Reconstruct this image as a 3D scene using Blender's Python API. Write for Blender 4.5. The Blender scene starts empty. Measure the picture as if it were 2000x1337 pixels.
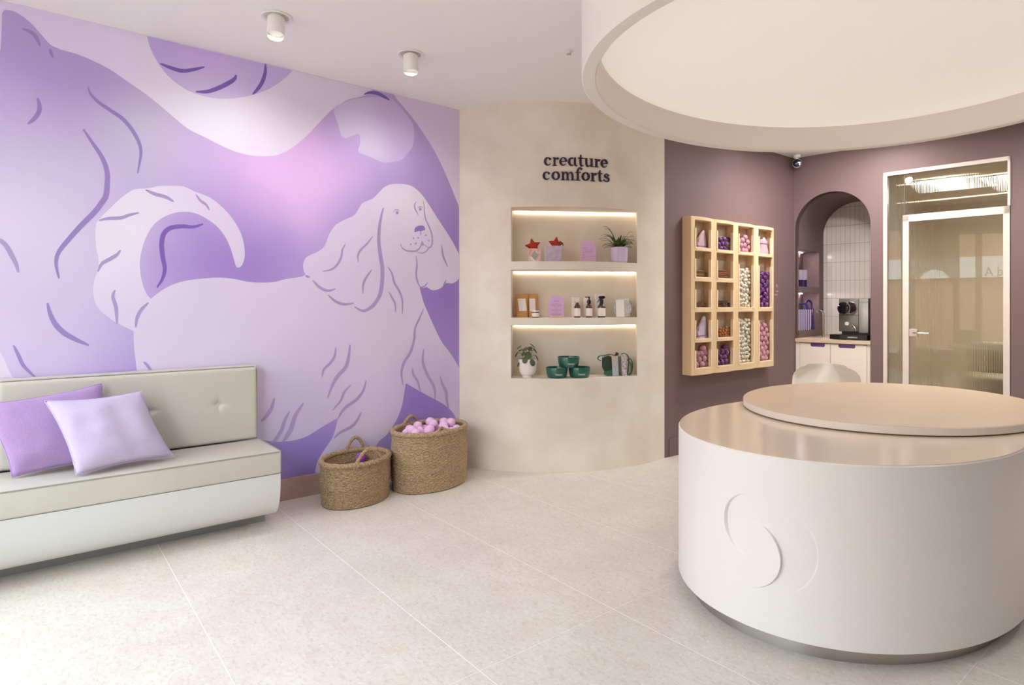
import bpy, bmesh, math, random
import numpy as np
from mathutils import Vector, Matrix, Euler, noise as mnoise
from mathutils.geometry import tessellate_polygon
random.seed(7)
rng = np.random.default_rng(7)
SC = bpy.context.scene
COL = SC.collection
PI = math.pi
sin, cos = math.sin, math.cos

# ------------------------------------------------------------------ camera
FPX, CAM_H, HZ, YAW = 1189.0, 1.27, 594.5, math.radians(51.4)
FW = Vector((-sin(YAW), cos(YAW), 0)); RT = Vector((cos(YAW), sin(YAW), 0)); UP = Vector((0, 0, 1))
CAM = Vector((0, 0, CAM_H))
cd = bpy.data.cameras.new('camera'); cam = bpy.data.objects.new('camera', cd); COL.objects.link(cam)
cd.sensor_width = 36; cd.lens = FPX / 2000 * 36; cd.shift_y = -(668.5 - HZ) / 2000
cd.clip_start = 0.05
cam.location = CAM; cam.rotation_euler = (PI / 2, 0, YAW)
SC.camera = cam

# ------------------------------------------------------------------ world, light, exposure
SC.view_settings.view_transform = 'Standard'; SC.view_settings.look = 'None'
SC.view_settings.gamma = 1; SC.view_settings.use_curve_mapping = False
SC.view_settings.exposure = 0.2
SC.cycles.use_denoising = True
SC.cycles.max_bounces = 10; SC.cycles.diffuse_bounces = 8; SC.cycles.glossy_bounces = 4
SC.cycles.transmission_bounces = 8; SC.cycles.transparent_max_bounces = 12
SC.cycles.caustics_reflective = False; SC.cycles.caustics_refractive = False
SC.cycles.sample_clamp_indirect = 6
W = bpy.data.worlds.new('world'); SC.world = W; W.use_nodes = True
W.node_tree.nodes['Background'].inputs[0].default_value = (0.80, 0.91, 1.0, 1)
W.node_tree.nodes['Background'].inputs[1].default_value = 9.4

def K(t):                                   # colour temperature-like tints
    return {'warm': (1.0, .80, .58), 'soft': (1.0, .985, .97), 'day': (.90, .95, 1.0)}[t]

def lamp(kind, name, loc, energy, color, **kw):
    l = bpy.data.lights.new(name, kind); l.energy = energy; l.color = color
    for k, v in kw.items():
        if k != 'aim': setattr(l, k, v)
    o = bpy.data.objects.new(name, l); COL.objects.link(o); o.location = loc
    if 'aim' in kw:
        o.rotation_euler = (Vector(kw['aim']) - Vector(loc)).to_track_quat('-Z', 'Y').to_euler()
    return o

# ------------------------------------------------------------------ picture helpers (real planes of the room)
def ray(x, y): return FW + (x - 1000) / FPX * RT + (HZ - y) / FPX * UP
def on(x, y, p, n):
    d = ray(x, y); p = Vector(p); n = Vector(n)
    return CAM + d * ((p - CAM).dot(n) / d.dot(n))
def onX(x, y, X): return on(x, y, (X, 0, 0), (1, 0, 0))
def onZ(x, y, Z): return on(x, y, (0, 0, Z), (0, 0, 1))
def depth(P): return (Vector(P) - CAM).dot(FW)

# ------------------------------------------------------------------ room numbers (metres)
XL = -4.013            # left wall
XD = -3.152            # wall with the treat dispenser
ZC = 2.805             # ceiling
AC, AR = (-4.46, 3.92), 1.325   # curved plaster wall: centre, radius
BO = Vector((-3.152, 6.313, 0)); BU = Vector((.99398, .10957, 0)); BV = Vector((-.10957, .99398, 0))
def B(u, v, z): return BO + BU * u + BV * v + Vector((0, 0, z))
YF, XR = -1.1, 3.2     # shop front and right wall

# ------------------------------------------------------------------ materials
def lin(c):
    c = [v / 255 for v in c]
    return tuple(v / 12.92 if v <= .04045 else ((v + .055) / 1.055) ** 2.4 for v in c) + (1,)
MATS = {}
def M(name, rgb, rough=.5, metal=0, var=0, vscale=6, vcol=None, bump=0, bscale=40, coat=0, spec=.5, emit=0, stretch=None, sheen=0, bdist=.002):
    if name in MATS: return MATS[name]
    m = bpy.data.materials.new(name); m.use_nodes = True; nt = m.node_tree; N = nt.nodes; L = nt.links
    p = N['Principled BSDF']
    p.inputs['Base Color'].default_value = lin(rgb); p.inputs['Roughness'].default_value = rough
    p.inputs['Metallic'].default_value = metal; p.inputs['Specular IOR Level'].default_value = spec
    p.inputs['Coat Weight'].default_value = coat
    if sheen: p.inputs['Sheen Weight'].default_value = sheen
    tc = N.new('ShaderNodeTexCoord'); src = tc.outputs['Object']
    if stretch:
        mp = N.new('ShaderNodeMapping'); mp.inputs['Scale'].default_value = stretch
        L.new(src, mp.inputs[0]); src = mp.outputs[0]
    if var:
        n = N.new('ShaderNodeTexNoise'); n.inputs['Scale'].default_value = vscale; n.inputs['Detail'].default_value = 5
        L.new(src, n.inputs['Vector'])
        r = N.new('ShaderNodeMapRange'); r.inputs['From Min'].default_value = .3; r.inputs['From Max'].default_value = .7
        r.inputs['To Max'].default_value = var; L.new(n.outputs['Fac'], r.inputs['Value'])
        mx = N.new('ShaderNodeMix'); mx.data_type = 'RGBA'
        mx.inputs['A'].default_value = lin(rgb); mx.inputs['B'].default_value = lin(vcol or [v * .75 for v in rgb])
        L.new(r.outputs[0], mx.inputs['Factor']); L.new(mx.outputs['Result'], p.inputs['Base Color'])
    if bump:
        n = N.new('ShaderNodeTexNoise'); n.inputs['Scale'].default_value = bscale; n.inputs['Detail'].default_value = 4
        L.new(src, n.inputs['Vector'])
        b = N.new('ShaderNodeBump'); b.inputs['Strength'].default_value = bump; b.inputs['Distance'].default_value = bdist
        L.new(n.outputs['Fac'], b.inputs['Height']); L.new(b.outputs[0], p.inputs['Normal'])
    if emit:
        p.inputs['Emission Color'].default_value = lin(rgb); p.inputs['Emission Strength'].default_value = emit
    MATS[name] = m; return m

def math_node(nt, op, a, b=None, c=None):
    n = nt.nodes.new('ShaderNodeMath'); n.operation = op
    for i, v in enumerate((a, b, c)):
        if v is None: continue
        if isinstance(v, (int, float)): n.inputs[i].default_value = v
        else: nt.links.new(v, n.inputs[i])
    return n.outputs[0]

def clear_glass(name, tint=(255, 255, 255), gloss=1.0, rough=0.0):
    if name in MATS: return MATS[name]
    m = bpy.data.materials.new(name); m.use_nodes = True; nt = m.node_tree; N = nt.nodes; L = nt.links
    N.remove(N['Principled BSDF'])
    t = N.new('ShaderNodeBsdfTransparent'); t.inputs[0].default_value = lin(tint)
    g = N.new('ShaderNodeBsdfGlossy'); g.inputs['Roughness'].default_value = rough
    fr = N.new('ShaderNodeFresnel'); fr.inputs[0].default_value = 1.45
    geo = N.new('ShaderNodeNewGeometry'); f = math_node(nt, 'MULTIPLY', math_node(nt, 'MULTIPLY', fr.outputs[0], gloss), math_node(nt, 'SUBTRACT', 1.0, geo.outputs['Backfacing']))
    mx = N.new('ShaderNodeMixShader'); L.new(f, mx.inputs[0]); L.new(t.outputs[0], mx.inputs[1]); L.new(g.outputs[0], mx.inputs[2])
    L.new(mx.outputs[0], N['Material Output'].inputs[0])
    MATS[name] = m; return m

def floor_mat():
    m = M('terrazzo tile', (222, 216, 207), .38, var=1, vscale=3.2, vcol=(213, 205, 196), spec=.4)
    nt = m.node_tree; N = nt.nodes; L = nt.links; p = N['Principled BSDF']
    base = p.inputs['Base Color'].links[0].from_socket
    tc = [n for n in N if n.type == 'TEX_COORD'][0]
    def blotch(scale, lo, hi, col, fac, sock, stretch):
        mp = N.new('ShaderNodeMapping'); mp.inputs['Scale'].default_value = stretch; L.new(tc.outputs['Object'], mp.inputs[0])
        n = N.new('ShaderNodeTexNoise'); n.inputs['Scale'].default_value = scale; n.inputs['Detail'].default_value = 6; n.inputs['Roughness'].default_value = .65
        L.new(mp.outputs[0], n.inputs['Vector'])
        r = N.new('ShaderNodeMapRange'); r.inputs['From Min'].default_value = lo; r.inputs['From Max'].default_value = hi; r.inputs['To Max'].default_value = fac
        L.new(n.outputs['Fac'], r.inputs['Value'])
        x = N.new('ShaderNodeMix'); x.data_type = 'RGBA'; L.new(r.outputs[0], x.inputs['Factor']); L.new(sock, x.inputs['A']); x.inputs['B'].default_value = lin(col)
        return x.outputs['Result']
    c = blotch(9, .45, .70, (206, 194, 183), .55, base, (1, 1.3, 1))
    c = blotch(34, .50, .66, (196, 182, 170), .60, c, (1, 1.9, 1))
    c = blotch(46, .54, .68, (236, 231, 226), .65, c, (1.9, 1, 1))
    c = blotch(85, .60, .70, (178, 163, 151), .65, c, (1, 1.8, 1))
    sp = N.new('ShaderNodeSeparateXYZ'); L.new(tc.outputs['Object'], sp.inputs[0])
    def joint(sock, off, period):
        a = math_node(nt, 'ADD', sock, -off + period * 40)
        a = math_node(nt, 'MODULO', a, period)
        a = math_node(nt, 'SUBTRACT', a, period / 2); a = math_node(nt, 'ABSOLUTE', a)
        return math_node(nt, 'GREATER_THAN', a, period / 2 - .0015)
    j = joint(sp.outputs[1], .545, .685)
    for off in (-1.72, -.66):
        j = math_node(nt, 'MAXIMUM', j, math_node(nt, 'MULTIPLY', joint(sp.outputs[0], off, 3.7), .55))
    x = N.new('ShaderNodeMix'); x.data_type = 'RGBA'; L.new(j, x.inputs['Factor']); L.new(c, x.inputs['A']); x.inputs['B'].default_value = lin((246, 242, 236))
    L.new(x.outputs['Result'], p.inputs['Base Color'])
    return m

def wash_mat(name, base, blobs, noise_amt=.35):
    """watercolour paint: a base colour with soft pools of other tints on the wall plane (object Y, Z)"""
    m = bpy.data.materials.new(name); m.use_nodes = True; nt = m.node_tree; N = nt.nodes; L = nt.links; p = N['Principled BSDF']
    p.inputs['Roughness'].default_value = .7; p.inputs['Specular IOR Level'].default_value = .25
    tc = N.new('ShaderNodeTexCoord'); n = N.new('ShaderNodeTexNoise'); n.inputs['Scale'].default_value = 1.6; n.inputs['Detail'].default_value = 3
    L.new(tc.outputs['Object'], n.inputs['Vector'])
    wob = N.new('ShaderNodeVectorMath'); wob.operation = 'MULTIPLY_ADD'
    L.new(n.outputs['Color'], wob.inputs[0]); wob.inputs[1].default_value = (noise_amt,) * 3; L.new(tc.outputs['Object'], wob.inputs[2])
    col = None
    for (y, z, r, c) in blobs:
        s = N.new('ShaderNodeVectorMath'); s.operation = 'SUBTRACT'; L.new(wob.outputs[0], s.inputs[0])
        s.inputs[1].default_value = (noise_amt / 2, y - 1.0 + noise_amt / 2, z - .14 + noise_amt / 2)
        ln = N.new('ShaderNodeVectorMath'); ln.operation = 'LENGTH'; L.new(s.outputs[0], ln.inputs[0])
        mr = N.new('ShaderNodeMapRange'); mr.interpolation_type = 'SMOOTHSTEP'
        mr.inputs['From Min'].default_value = 0; mr.inputs['From Max'].default_value = r; mr.inputs['To Min'].default_value = 1; mr.inputs['To Max'].default_value = 0
        L.new(ln.outputs['Value'], mr.inputs['Value'])
        x = N.new('ShaderNodeMix'); x.data_type = 'RGBA'; L.new(mr.outputs[0], x.inputs['Factor'])
        if col is None: x.inputs['A'].default_value = lin(base)
        else: L.new(col, x.inputs['A'])
        x.inputs['B'].default_value = lin(c); col = x.outputs['Result']
    L.new(col, p.inputs['Base Color']); MATS[name] = m
    return m

# ------------------------------------------------------------------ objects
MW = {}
def tag(o, label, cat, group=None):
    o['label'] = label; o['category'] = cat
    if group: o['group'] = group
    return o
def thing(name, label, cat, loc=(0, 0, 0), rotz=0, group=None, rot=None):
    o = bpy.data.objects.new(name, None); COL.objects.link(o); o.location = loc
    o.rotation_euler = rot if rot else (0, 0, rotz); o.empty_display_size = .05
    MW[o] = Matrix.Translation(loc) @ o.rotation_euler.to_matrix().to_4x4()
    return tag(o, label, cat, group)
def obj(name, bm, mat, parent=None, smooth=40, world=False):
    """one mesh object; world=True: the vertices are in room coordinates"""
    me = bpy.data.meshes.new(name)
    if parent is not None and world:
        bm.transform(MW[parent].inverted())
    bmesh.ops.recalc_face_normals(bm, faces=bm.faces[:])
    bm.to_mesh(me); bm.free()
    mats = mat if isinstance(mat, (list, tuple)) else [mat]
    for q in mats: me.materials.append(q)
    if smooth:
        me.shade_smooth(); me.set_sharp_from_angle(angle=math.radians(smooth))
    o = bpy.data.objects.new(name, me); COL.objects.link(o)
    if parent is not None:
        o.parent = parent; MW[o] = MW[parent]
    else: MW[o] = Matrix.Identity(4)
    return o
def struct(name, bm, mat, smooth=40, parent=None):
    o = obj(name, bm, mat, parent, smooth, world=parent is not None)
    if parent is None: o['kind'] = 'structure'
    return o
def dup(root, loc, rot=None, label=None, group=None, scale=None):
    c = root.copy(); COL.objects.link(c); c.location = loc
    if rot is not None: c.rotation_euler = rot
    if scale: c.scale = (scale,) * 3
    if label: c['label'] = label
    if group: c['group'] = group
    for ch in list(root.children):
        d = ch.copy(); COL.objects.link(d); d.parent = c
        for g in list(ch.children):
            e = g.copy(); COL.objects.link(e); e.parent = d
    return c

# ------------------------------------------------------------------ mesh helpers
def NB(): return bmesh.new()
def box(bm, a, b, bev=0, seg=2, frame=None):
    a = Vector(a); b = Vector(b); t = NB()
    bmesh.ops.create_cube(t, size=1)
    bmesh.ops.scale(t, vec=b - a, verts=t.verts); bmesh.ops.translate(t, vec=(a + b) / 2, verts=t.verts)
    if bev: bmesh.ops.bevel(t, geom=t.edges[:], offset=bev, segments=seg, profile=.5, affect='EDGES', clamp_overlap=True)
    if frame is not None: t.transform(frame)
    merge(bm, t); return bm
def merge(bm, t):
    mp = [bm.verts.new(v.co) for v in t.verts]
    t.verts.index_update()
    for f in t.faces:
        try:
            g = bm.faces.new([mp[v.index] for v in f.verts]); g.material_index = f.material_index
        except ValueError: pass
    t.free(); return bm
def lathe(bm, prof, n=32, c=(0, 0, 0), sx=1, sy=1, frame=None, facet=False):
    rows = []
    t = NB()
    for r, z in prof:
        if r < 1e-6: rows.append([t.verts.new((c[0], c[1], c[2] + z))])
        else: rows.append([t.verts.new((c[0] + r * sx * cos(2 * PI * i / n), c[1] + r * sy * sin(2 * PI * i / n), c[2] + z)) for i in range(n)])
    for A, Bq in zip(rows, rows[1:]):
        for i in range(n):
            j = (i + 1) % n
            if len(A) == 1 and len(Bq) == 1: continue
            if len(A) == 1: t.faces.new((A[0], Bq[i], Bq[j]))
            elif len(Bq) == 1: t.faces.new((A[i], A[j], Bq[0]))
            else: t.faces.new((A[i], A[j], Bq[j], Bq[i]))
    if frame is not None: t.transform(frame)
    return merge(bm, t)
def spline(pts, n=8, closed=False):
    P = [Vector(p) for p in pts]; out = []
    m = len(P)
    if m < 3: return [P[0].lerp(P[1], i / n) for i in range(n + 1)]
    rngi = range(m) if closed else range(m - 1)
    for i in rngi:
        if closed: a, b, c, d = P[(i - 1) % m], P[i], P[(i + 1) % m], P[(i + 2) % m]
        else:
            b, c = P[i], P[i + 1]; a = P[i - 1] if i else b + (b - c); d = P[i + 2] if i + 2 < m else c + (c - b)
        for k in range(n):
            t = k / n
            out.append(.5 * ((2 * b) + (c - a) * t + (2 * a - 5 * b + 4 * c - d) * t * t + (3 * b - a - 3 * c + d) * t ** 3))
    if not closed: out.append(P[-1])
    return out
def tube(bm, pts, r, n=10, closed=False, cap=True, flat=1.0):
    P = [Vector(p) for p in pts]; m = len(P)
    R = r if isinstance(r, (list, tuple)) else [r] * m
    T = []
    for i in range(m):
        if closed: d = P[(i + 1) % m] - P[i - 1]
        else: d = P[min(i + 1, m - 1)] - P[max(i - 1, 0)]
        T.append(d.normalized() if d.length > 1e-9 else Vector((0, 0, 1)))
    ref = Vector((0, 0, 1)) if abs(T[0].z) < .9 else Vector((1, 0, 0))
    N0 = (ref - T[0] * ref.dot(T[0])).normalized(); rows = []
    for i in range(m):
        N0 = (N0 - T[i] * N0.dot(T[i]))
        N0 = N0.normalized() if N0.length > 1e-6 else T[i].orthogonal().normalized()
        Bn = T[i].cross(N0)
        rows.append([bm.verts.new(P[i] + N0 * (R[i] * cos(2 * PI * k / n)) + Bn * (R[i] * flat * sin(2 * PI * k / n))) for k in range(n)])
    for i in range(m if closed else m - 1):
        A, Bq = rows[i], rows[(i + 1) % m]
        for k in range(n):
            j = (k + 1) % n; bm.faces.new((A[k], A[j], Bq[j], Bq[k]))
    if cap and not closed:
        bm.faces.new(rows[0][::-1]); bm.faces.new(rows[-1])
    return bm
def prism(bm, poly, fn, d0, d1, holes=()):
    """extrude a 2-D outline (with holes) from depth d0 to d1; fn(x, y, d) -> point"""
    loops = [list(poly)] + [list(h) for h in holes]
    flat = [p for l in loops for p in l]
    tris = tessellate_polygon([[Vector((p[0], p[1], 0)) for p in l] for l in loops])
    A = [bm.verts.new(fn(p[0], p[1], d0)) for p in flat]
    for t in tris:
        try: bm.faces.new([A[i] for i in t])
        except ValueError: pass
    if d1 is None: return bm
    Bv = [bm.verts.new(fn(p[0], p[1], d1)) for p in flat]
    for t in tris:
        try: bm.faces.new([Bv[i] for i in t][::-1])
        except ValueError: pass
    k = 0
    for l in loops:
        m = len(l)
        for i in range(m):
            a, b = k + i, k + (i + 1) % m
            try: bm.faces.new((A[a], A[b], Bv[b], Bv[a]))
            except ValueError: pass
        k += m
    return bm
def rect(x0, y0, x1, y1): return [(x0, y0), (x1, y0), (x1, y1), (x0, y1)]
def grid(bm, fn, nu, nv, cu=False, mask=None):
    V = [[bm.verts.new(fn(i / nu, j / nv)) for j in range(nv + 1)] for i in range(nu if cu else nu + 1)]
    for i in range(nu):
        for j in range(nv):
            if mask and mask((i + .5) / nu, (j + .5) / nv): continue
            a = V[i]; b = V[(i + 1) % nu] if cu else V[i + 1]
            bm.faces.new((a[j], b[j], b[j + 1], a[j + 1]))
    return V
def stroke2d(pts, w, taper=(.15, .15), n=6, widths=None):
    """a brush stroke outline: list of (left, right) point pairs along a smoothed line"""
    P = spline([(p[0], p[1], 0) for p in pts], n); m = len(P); out = []
    for i in range(m):
        d = (P[min(i + 1, m - 1)] - P[max(i - 1, 0)]); d = d.normalized() if d.length > 1e-9 else Vector((1, 0, 0))
        nn = Vector((-d.y, d.x, 0)); t = i / (m - 1)
        if widths is not None:
            q = t * (len(widths) - 1); k = min(int(q), len(widths) - 2); ww = widths[k] + (widths[k + 1] - widths[k]) * (q - k)
        else: ww = w * (max(0, sin(PI * (t * .92 + .04))) ** .55)
        out.append((P[i] + nn * ww / 2, P[i] - nn * ww / 2))
    return out
def ribbon(bm, pairs, fn, d0, d1=None):
    A = [[bm.verts.new(fn(p.x, p.y, d0)) for p in pr] for pr in pairs]
    for a, b in zip(A, A[1:]): bm.faces.new((a[0], a[1], b[1], b[0]))
    if d1 is not None:
        C = [[bm.verts.new(fn(p.x, p.y, d1)) for p in pr] for pr in pairs]
        for a, b in zip(C, C[1:]): bm.faces.new((a[1], a[0], b[0], b[1]))
        for k in (0, 1):
            for i in range(len(A) - 1): bm.faces.new((A[i][k], A[i + 1][k], C[i + 1][k], C[i][k]))
        bm.faces.new((A[0][0], A[0][1], C[0][1], C[0][0])); bm.faces.new((A[-1][0], A[-1][1], C[-1][1], C[-1][0]))
def text_bm(s, size, fn, depth=.0, align='LEFT'):
    cu = bpy.data.curves.new('letters', 'FONT'); cu.body = s; cu.size = size; cu.align_x = align; cu.resolution_u = 3
    o = bpy.data.objects.new('letters', cu); COL.objects.link(o)
    dg = bpy.context.evaluated_depsgraph_get(); me = bpy.data.meshes.new_from_object(o.evaluated_get(dg))
    bm = NB(); bm.from_mesh(me); bpy.data.objects.remove(o); bpy.data.curves.remove(cu); bpy.data.meshes.remove(me)
    for v in bm.verts: v.co = fn(v.co.x, v.co.y, 0)
    return bm
def Rz(a): return Matrix.Rotation(a, 4, 'Z')
def Tr(x, y, z): return Matrix.Translation((x, y, z))

# common materials
plaster = M('clay plaster', (232, 225, 212), .75, var=.65, vscale=3.4, vcol=(211, 199, 182), bump=.25, bscale=14, spec=.3, bdist=.004)
lilac_wall = M('pale lilac paint', (222, 208, 232), .6, spec=.3)
dusky = M('dusky mauve paint', (117, 95, 94), .6, spec=.35)
ceil_m = M('ceiling paint', (238, 235, 231), .7, spec=.25)
white_m = M('white lacquer', (238, 235, 231), .35, spec=.45)
black_m = M('black plastic', (22, 20, 20), .35)
steel = M('brushed steel', (196, 192, 188), .3, metal=1, bump=.05, bscale=30, stretch=(1, 1, 40))
chrome = M('chrome', (225, 222, 218), .08, metal=1)
pale_wood = M('pale ash wood', (226, 198, 158), .45, var=.5, vscale=5, vcol=(209, 177, 134), stretch=(8, 8, .8))
SL = lambda v: v

# ================================================================== STRUCTURE
f_ = NB(); box(f_, (-4.6, -1.4, -.12), (4.6, 11.8, 0)); struct('floor', f_, floor_mat(), 0)
c_ = NB(); box(c_, (-4.6, -1.4, ZC), (4.6, 7.6, ZC + .12)); struct('ceiling', c_, ceil_m, 0)
w_ = NB(); box(w_, (XL - .12, -1.4, 0), (XL, 2.72, ZC)); struct('wall_left', w_, lilac_wall, 0)
w_ = NB(); box(w_, (XL, -1.1, 0), (XL + .012, 2.655, .139), .002); struct('baseboard_left', w_, M('mauve skirting', (186, 158, 148), .5), 0)
w_ = NB(); box(w_, (XR, -1.4, 0), (XR + .12, 7.6, ZC)); struct('wall_right', w_, dusky, 0)

# --- curved plaster wall with the lit niche
def arc(a, d=0, z=0): return Vector((AC[0] + (AR + d) * cos(a), AC[1] + (AR + d) * sin(a), z))
def arc_hit(x):
    d = ray(x, 0); ox, oy = -AC[0], -AC[1]
    A = d.x ** 2 + d.y ** 2; Bq = 2 * (ox * d.x + oy * d.y); Cq = ox * ox + oy * oy - AR * AR
    t = (-Bq - math.sqrt(Bq * Bq - 4 * A * Cq)) / (2 * A)
    return math.atan2(oy + t * d.y, ox + t * d.x), t
aL, tL = arc_hit(998); aR, tR = arc_hit(1244.5)
a0 = -math.acos((XL - .05 - AC[0]) / AR); a1 = math.asin(.27 / AR)
Z_N = [.708, 1.112, 1.170, 1.535, 1.598, 2.012]       # bottom, shelf, shelf, top of the niche
def pdir(x): d = ray(x, 0); return Vector((d.x, d.y, 0))
NBL = pdir(1001.5) * (tL * 1.042); NBR = pdir(1241.5) * (tR * 1.027)     # back corners in plan
NEX = (NBR - NBL).normalized(); NEY = Vector((-NEX.y, NEX.x, 0))         # along, into the wall
NROT = math.atan2(NEX.y, NEX.x)
bm = NB()
As = sorted(set([a0 + (a1 - a0) * i / 70 for i in range(71)] + [aL, aR]))
As = [a for i, a in enumerate(As) if i == 0 or a - As[i - 1] > 1e-3 or a in (aL, aR)]
Zs = [0, Z_N[0], Z_N[-1], ZC]
G = [[bm.verts.new(arc(a, 0, z)) for z in Zs] for a in As]
for i in range(len(As) - 1):
    for j in range(3):
        if j == 1 and aL - 1e-6 <= (As[i] + As[i + 1]) / 2 <= aR + 1e-6: continue
        bm.faces.new((G[i][j], G[i + 1][j], G[i + 1][j + 1], G[i][j + 1]))
inn = [k for k, a in enumerate(As) if aL - 1e-6 <= a <= aR + 1e-6]
def V3(p, z): return Vector((p.x, p.y, z))
bl = [bm.verts.new(V3(NBL, z)) for z in (Z_N[0], Z_N[-1])]; br = [bm.verts.new(V3(NBR, z)) for z in (Z_N[0], Z_N[-1])]
gl, gr = G[inn[0]], G[inn[-1]]
bm.faces.new((gl[1], gl[2], bl[1], bl[0])); bm.faces.new((gr[1], br[0], br[1], gr[2])); bm.faces.new((bl[0], bl[1], br[1], br[0]))
bm.faces.new([G[k][1] for k in inn] + [br[0], bl[0]]); bm.faces.new([G[k][2] for k in inn][::-1] + [bl[1], br[1]])
cw = struct('wall_curved', bm, plaster, 35)
NA = [aL + (aR - aL) * i / 24 for i in range(25)]
def shelf_slab(z0, z1):
    b = NB(); pts = [arc(a) for a in NA] + [NBR, NBL]
    prism(b, [(p.x, p.y) for p in pts], lambda x, y, d: Vector((x, y, d)), z0, z1); return b
for z0, z1 in ((Z_N[1], Z_N[2]), (Z_N[3], Z_N[4])):
    o = struct('shelf', shelf_slab(z0, z1), plaster, 35, parent=cw)
led = M('warm led strip', (255, 240, 218), .5, emit=7.5)
for k, (zt, nm) in enumerate(((Z_N[1], 'lowest'), (Z_N[3], 'middle'), (Z_N[5], 'top'))):
    t = thing('led_strip', f'glowing warm light strip along the back of the {nm} compartment of the wall niche', 'light', V3(NBL, zt), NROT)
    L_ = (NBR - NBL).length
    b = NB(); box(b, (.012, -.015, -.009), (L_ - .012, -.004, -.002)); obj('diffuser', b, led, t, 0)
    b = NB(); box(b, (.008, -.024, -.002), (L_ - .008, -.001, 0)); obj('channel', b, white_m, t, 0)

# --- middle wall (dispenser wall), kitchenette niche, back wall with door
NICHE_D, UJ = .853, .01
w_ = NB(); box(w_, (XD - .12, 4.1, 0), (XD, 6.335, ZC)); struct('wall_middle', w_, dusky, 0)
w_ = NB(); box(w_, (XD, 4.19, 0), (XD + .006, 6.30, .15), .002); struct('baseboard_middle', w_, dusky, 0)
def arch_pts(x0, x1, zs, zt, n=28, p=2.0):
    c, a, h = (x0 + x1) / 2, (x1 - x0) / 2, zt - zs
    return [(c + a * math.copysign(abs(cos(t)) ** (2 / p), cos(t)), zs + h * abs(sin(t)) ** (2 / p)) for t in [PI * i / n for i in range(n + 1)]]
ARCH_U0, ARCH_U1, ARCH_S, ARCH_T = UJ, .7145, 2.06, 2.411
arch = [(ARCH_U0, 0.0), (ARCH_U1, 0.0)] + arch_pts(ARCH_U0, ARCH_U1, ARCH_S, ARCH_T)
DU0, DU1, DZ = .824, 1.770, 2.526                  # door opening
uend = (XR + .05 - BO.x) / BU.x
bm = NB()
outer = [(-.02, 0), (ARCH_U0, 0)] + arch_pts(ARCH_U0, ARCH_U1, ARCH_S, ARCH_T)[::-1] + [(ARCH_U1, 0), (DU0, 0), (DU0, DZ), (DU1, DZ), (DU1, 0), (uend, 0), (uend, ZC), (-.02, ZC)]
prism(bm, outer, lambda x, y, d: B(x, d, y), 0, .10)
wb = struct('wall_back', bm, dusky, 0)
# niche: right jamb, soffit, left jamb with two shelf recesses
bm = NB()
ap = [(ARCH_U1, 0)] + arch_pts(ARCH_U0, ARCH_U1, ARCH_S, ARCH_T)
sv = [(bm.verts.new(B(u, .002, z)), bm.verts.new(B(u, NICHE_D, z))) for u, z in ap]
for a, b in zip(sv, sv[1:]): bm.faces.new((a[0], b[0], b[1], a[1]))
RV0, RV1, RD = .06, .712, -.165
rec = [rect(RV0, 1.464, RV1, 1.862), rect(RV0, .990, RV1, 1.400)]
prism(bm, rect(.002, 0, NICHE_D, ARCH_S), lambda v, z, d: B(UJ + d, v, z), 0, None, rec)
for (v0, z0), (v1, _), (_, z1), _q in rec:
    c = [(v0, z0), (v1, z0), (v1, z1), (v0, z1)]
    fr = [bm.verts.new(B(UJ, v, z)) for v, z in c]; bk = [bm.verts.new(B(RD, v, z)) for v, z in c]
    for i in range(4): bm.faces.new((fr[i], fr[(i + 1) % 4], bk[(i + 1) % 4], bk[i]))
    bm.faces.new(bk)
struct('wall_niche', bm, dusky, 30)
def tile_mat():
    m = M('glazed tile', (224, 217, 208), .18, coat=.3)
    nt = m.node_tree; N = nt.nodes; L = nt.links; p = N['Principled BSDF']
    tc = [n for n in N if n.type == 'TEX_COORD'][0]; sp = N.new('ShaderNodeSeparateXYZ'); L.new(tc.outputs['Object'], sp.inputs[0])
    def joint(sock, off, per, w):
        a = math_node(nt, 'MODULO', math_node(nt, 'ADD', sock, per * 200 - off), per)
        return math_node(nt, 'GREATER_THAN', math_node(nt, 'ABSOLUTE', math_node(nt, 'SUBTRACT', a, per / 2)), per / 2 - w)
    j = math_node(nt, 'MAXIMUM', joint(sp.outputs[0], 0, .0482, .0011), joint(sp.outputs[2], .93 + .0, .2045, .0014))
    x = N.new('ShaderNodeMix'); x.data_type = 'RGBA'; L.new(j, x.inputs['Factor'])
    x.inputs['A'].default_value = lin((224, 217, 208)); x.inputs['B'].default_value = lin((140, 132, 124)); L.new(x.outputs['Result'], p.inputs['Base Color'])
    b = N.new('ShaderNodeBump'); b.inputs['Strength'].default_value = .6; b.inputs['Distance'].default_value = .002; b.invert = True
    L.new(j, b.inputs['Height']); L.new(b.outputs[0], p.inputs['Normal'])
    return m
bm = NB(); box(bm, (UJ - .02, 0, 0), (ARCH_U1 + .02, .02, ARCH_T + .02))
o = struct('wall_tiled', bm, tile_mat(), 0); o.matrix_world = Matrix.Translation(B(0, NICHE_D, 0)) @ Rz(math.atan2(BU.y, BU.x)); 
strip_cool = M('cool led strip', (255, 240, 246), .5, emit=60)
for zt, nm in ((1.862, 'upper'), (1.400, 'lower')):
    b = NB(); box(b, (0, 0, -.008), (.012, .5, -.001)); o = obj('led_strip', b, strip_cool, None, 0)
    o.location = B(RD + .02, RV0 + .05, zt); o.rotation_euler = (0, 0, math.atan2(BU.y, BU.x))
    tag(o, f'small glowing light strip under the top of the {nm} recess beside the tap', 'light')

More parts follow.
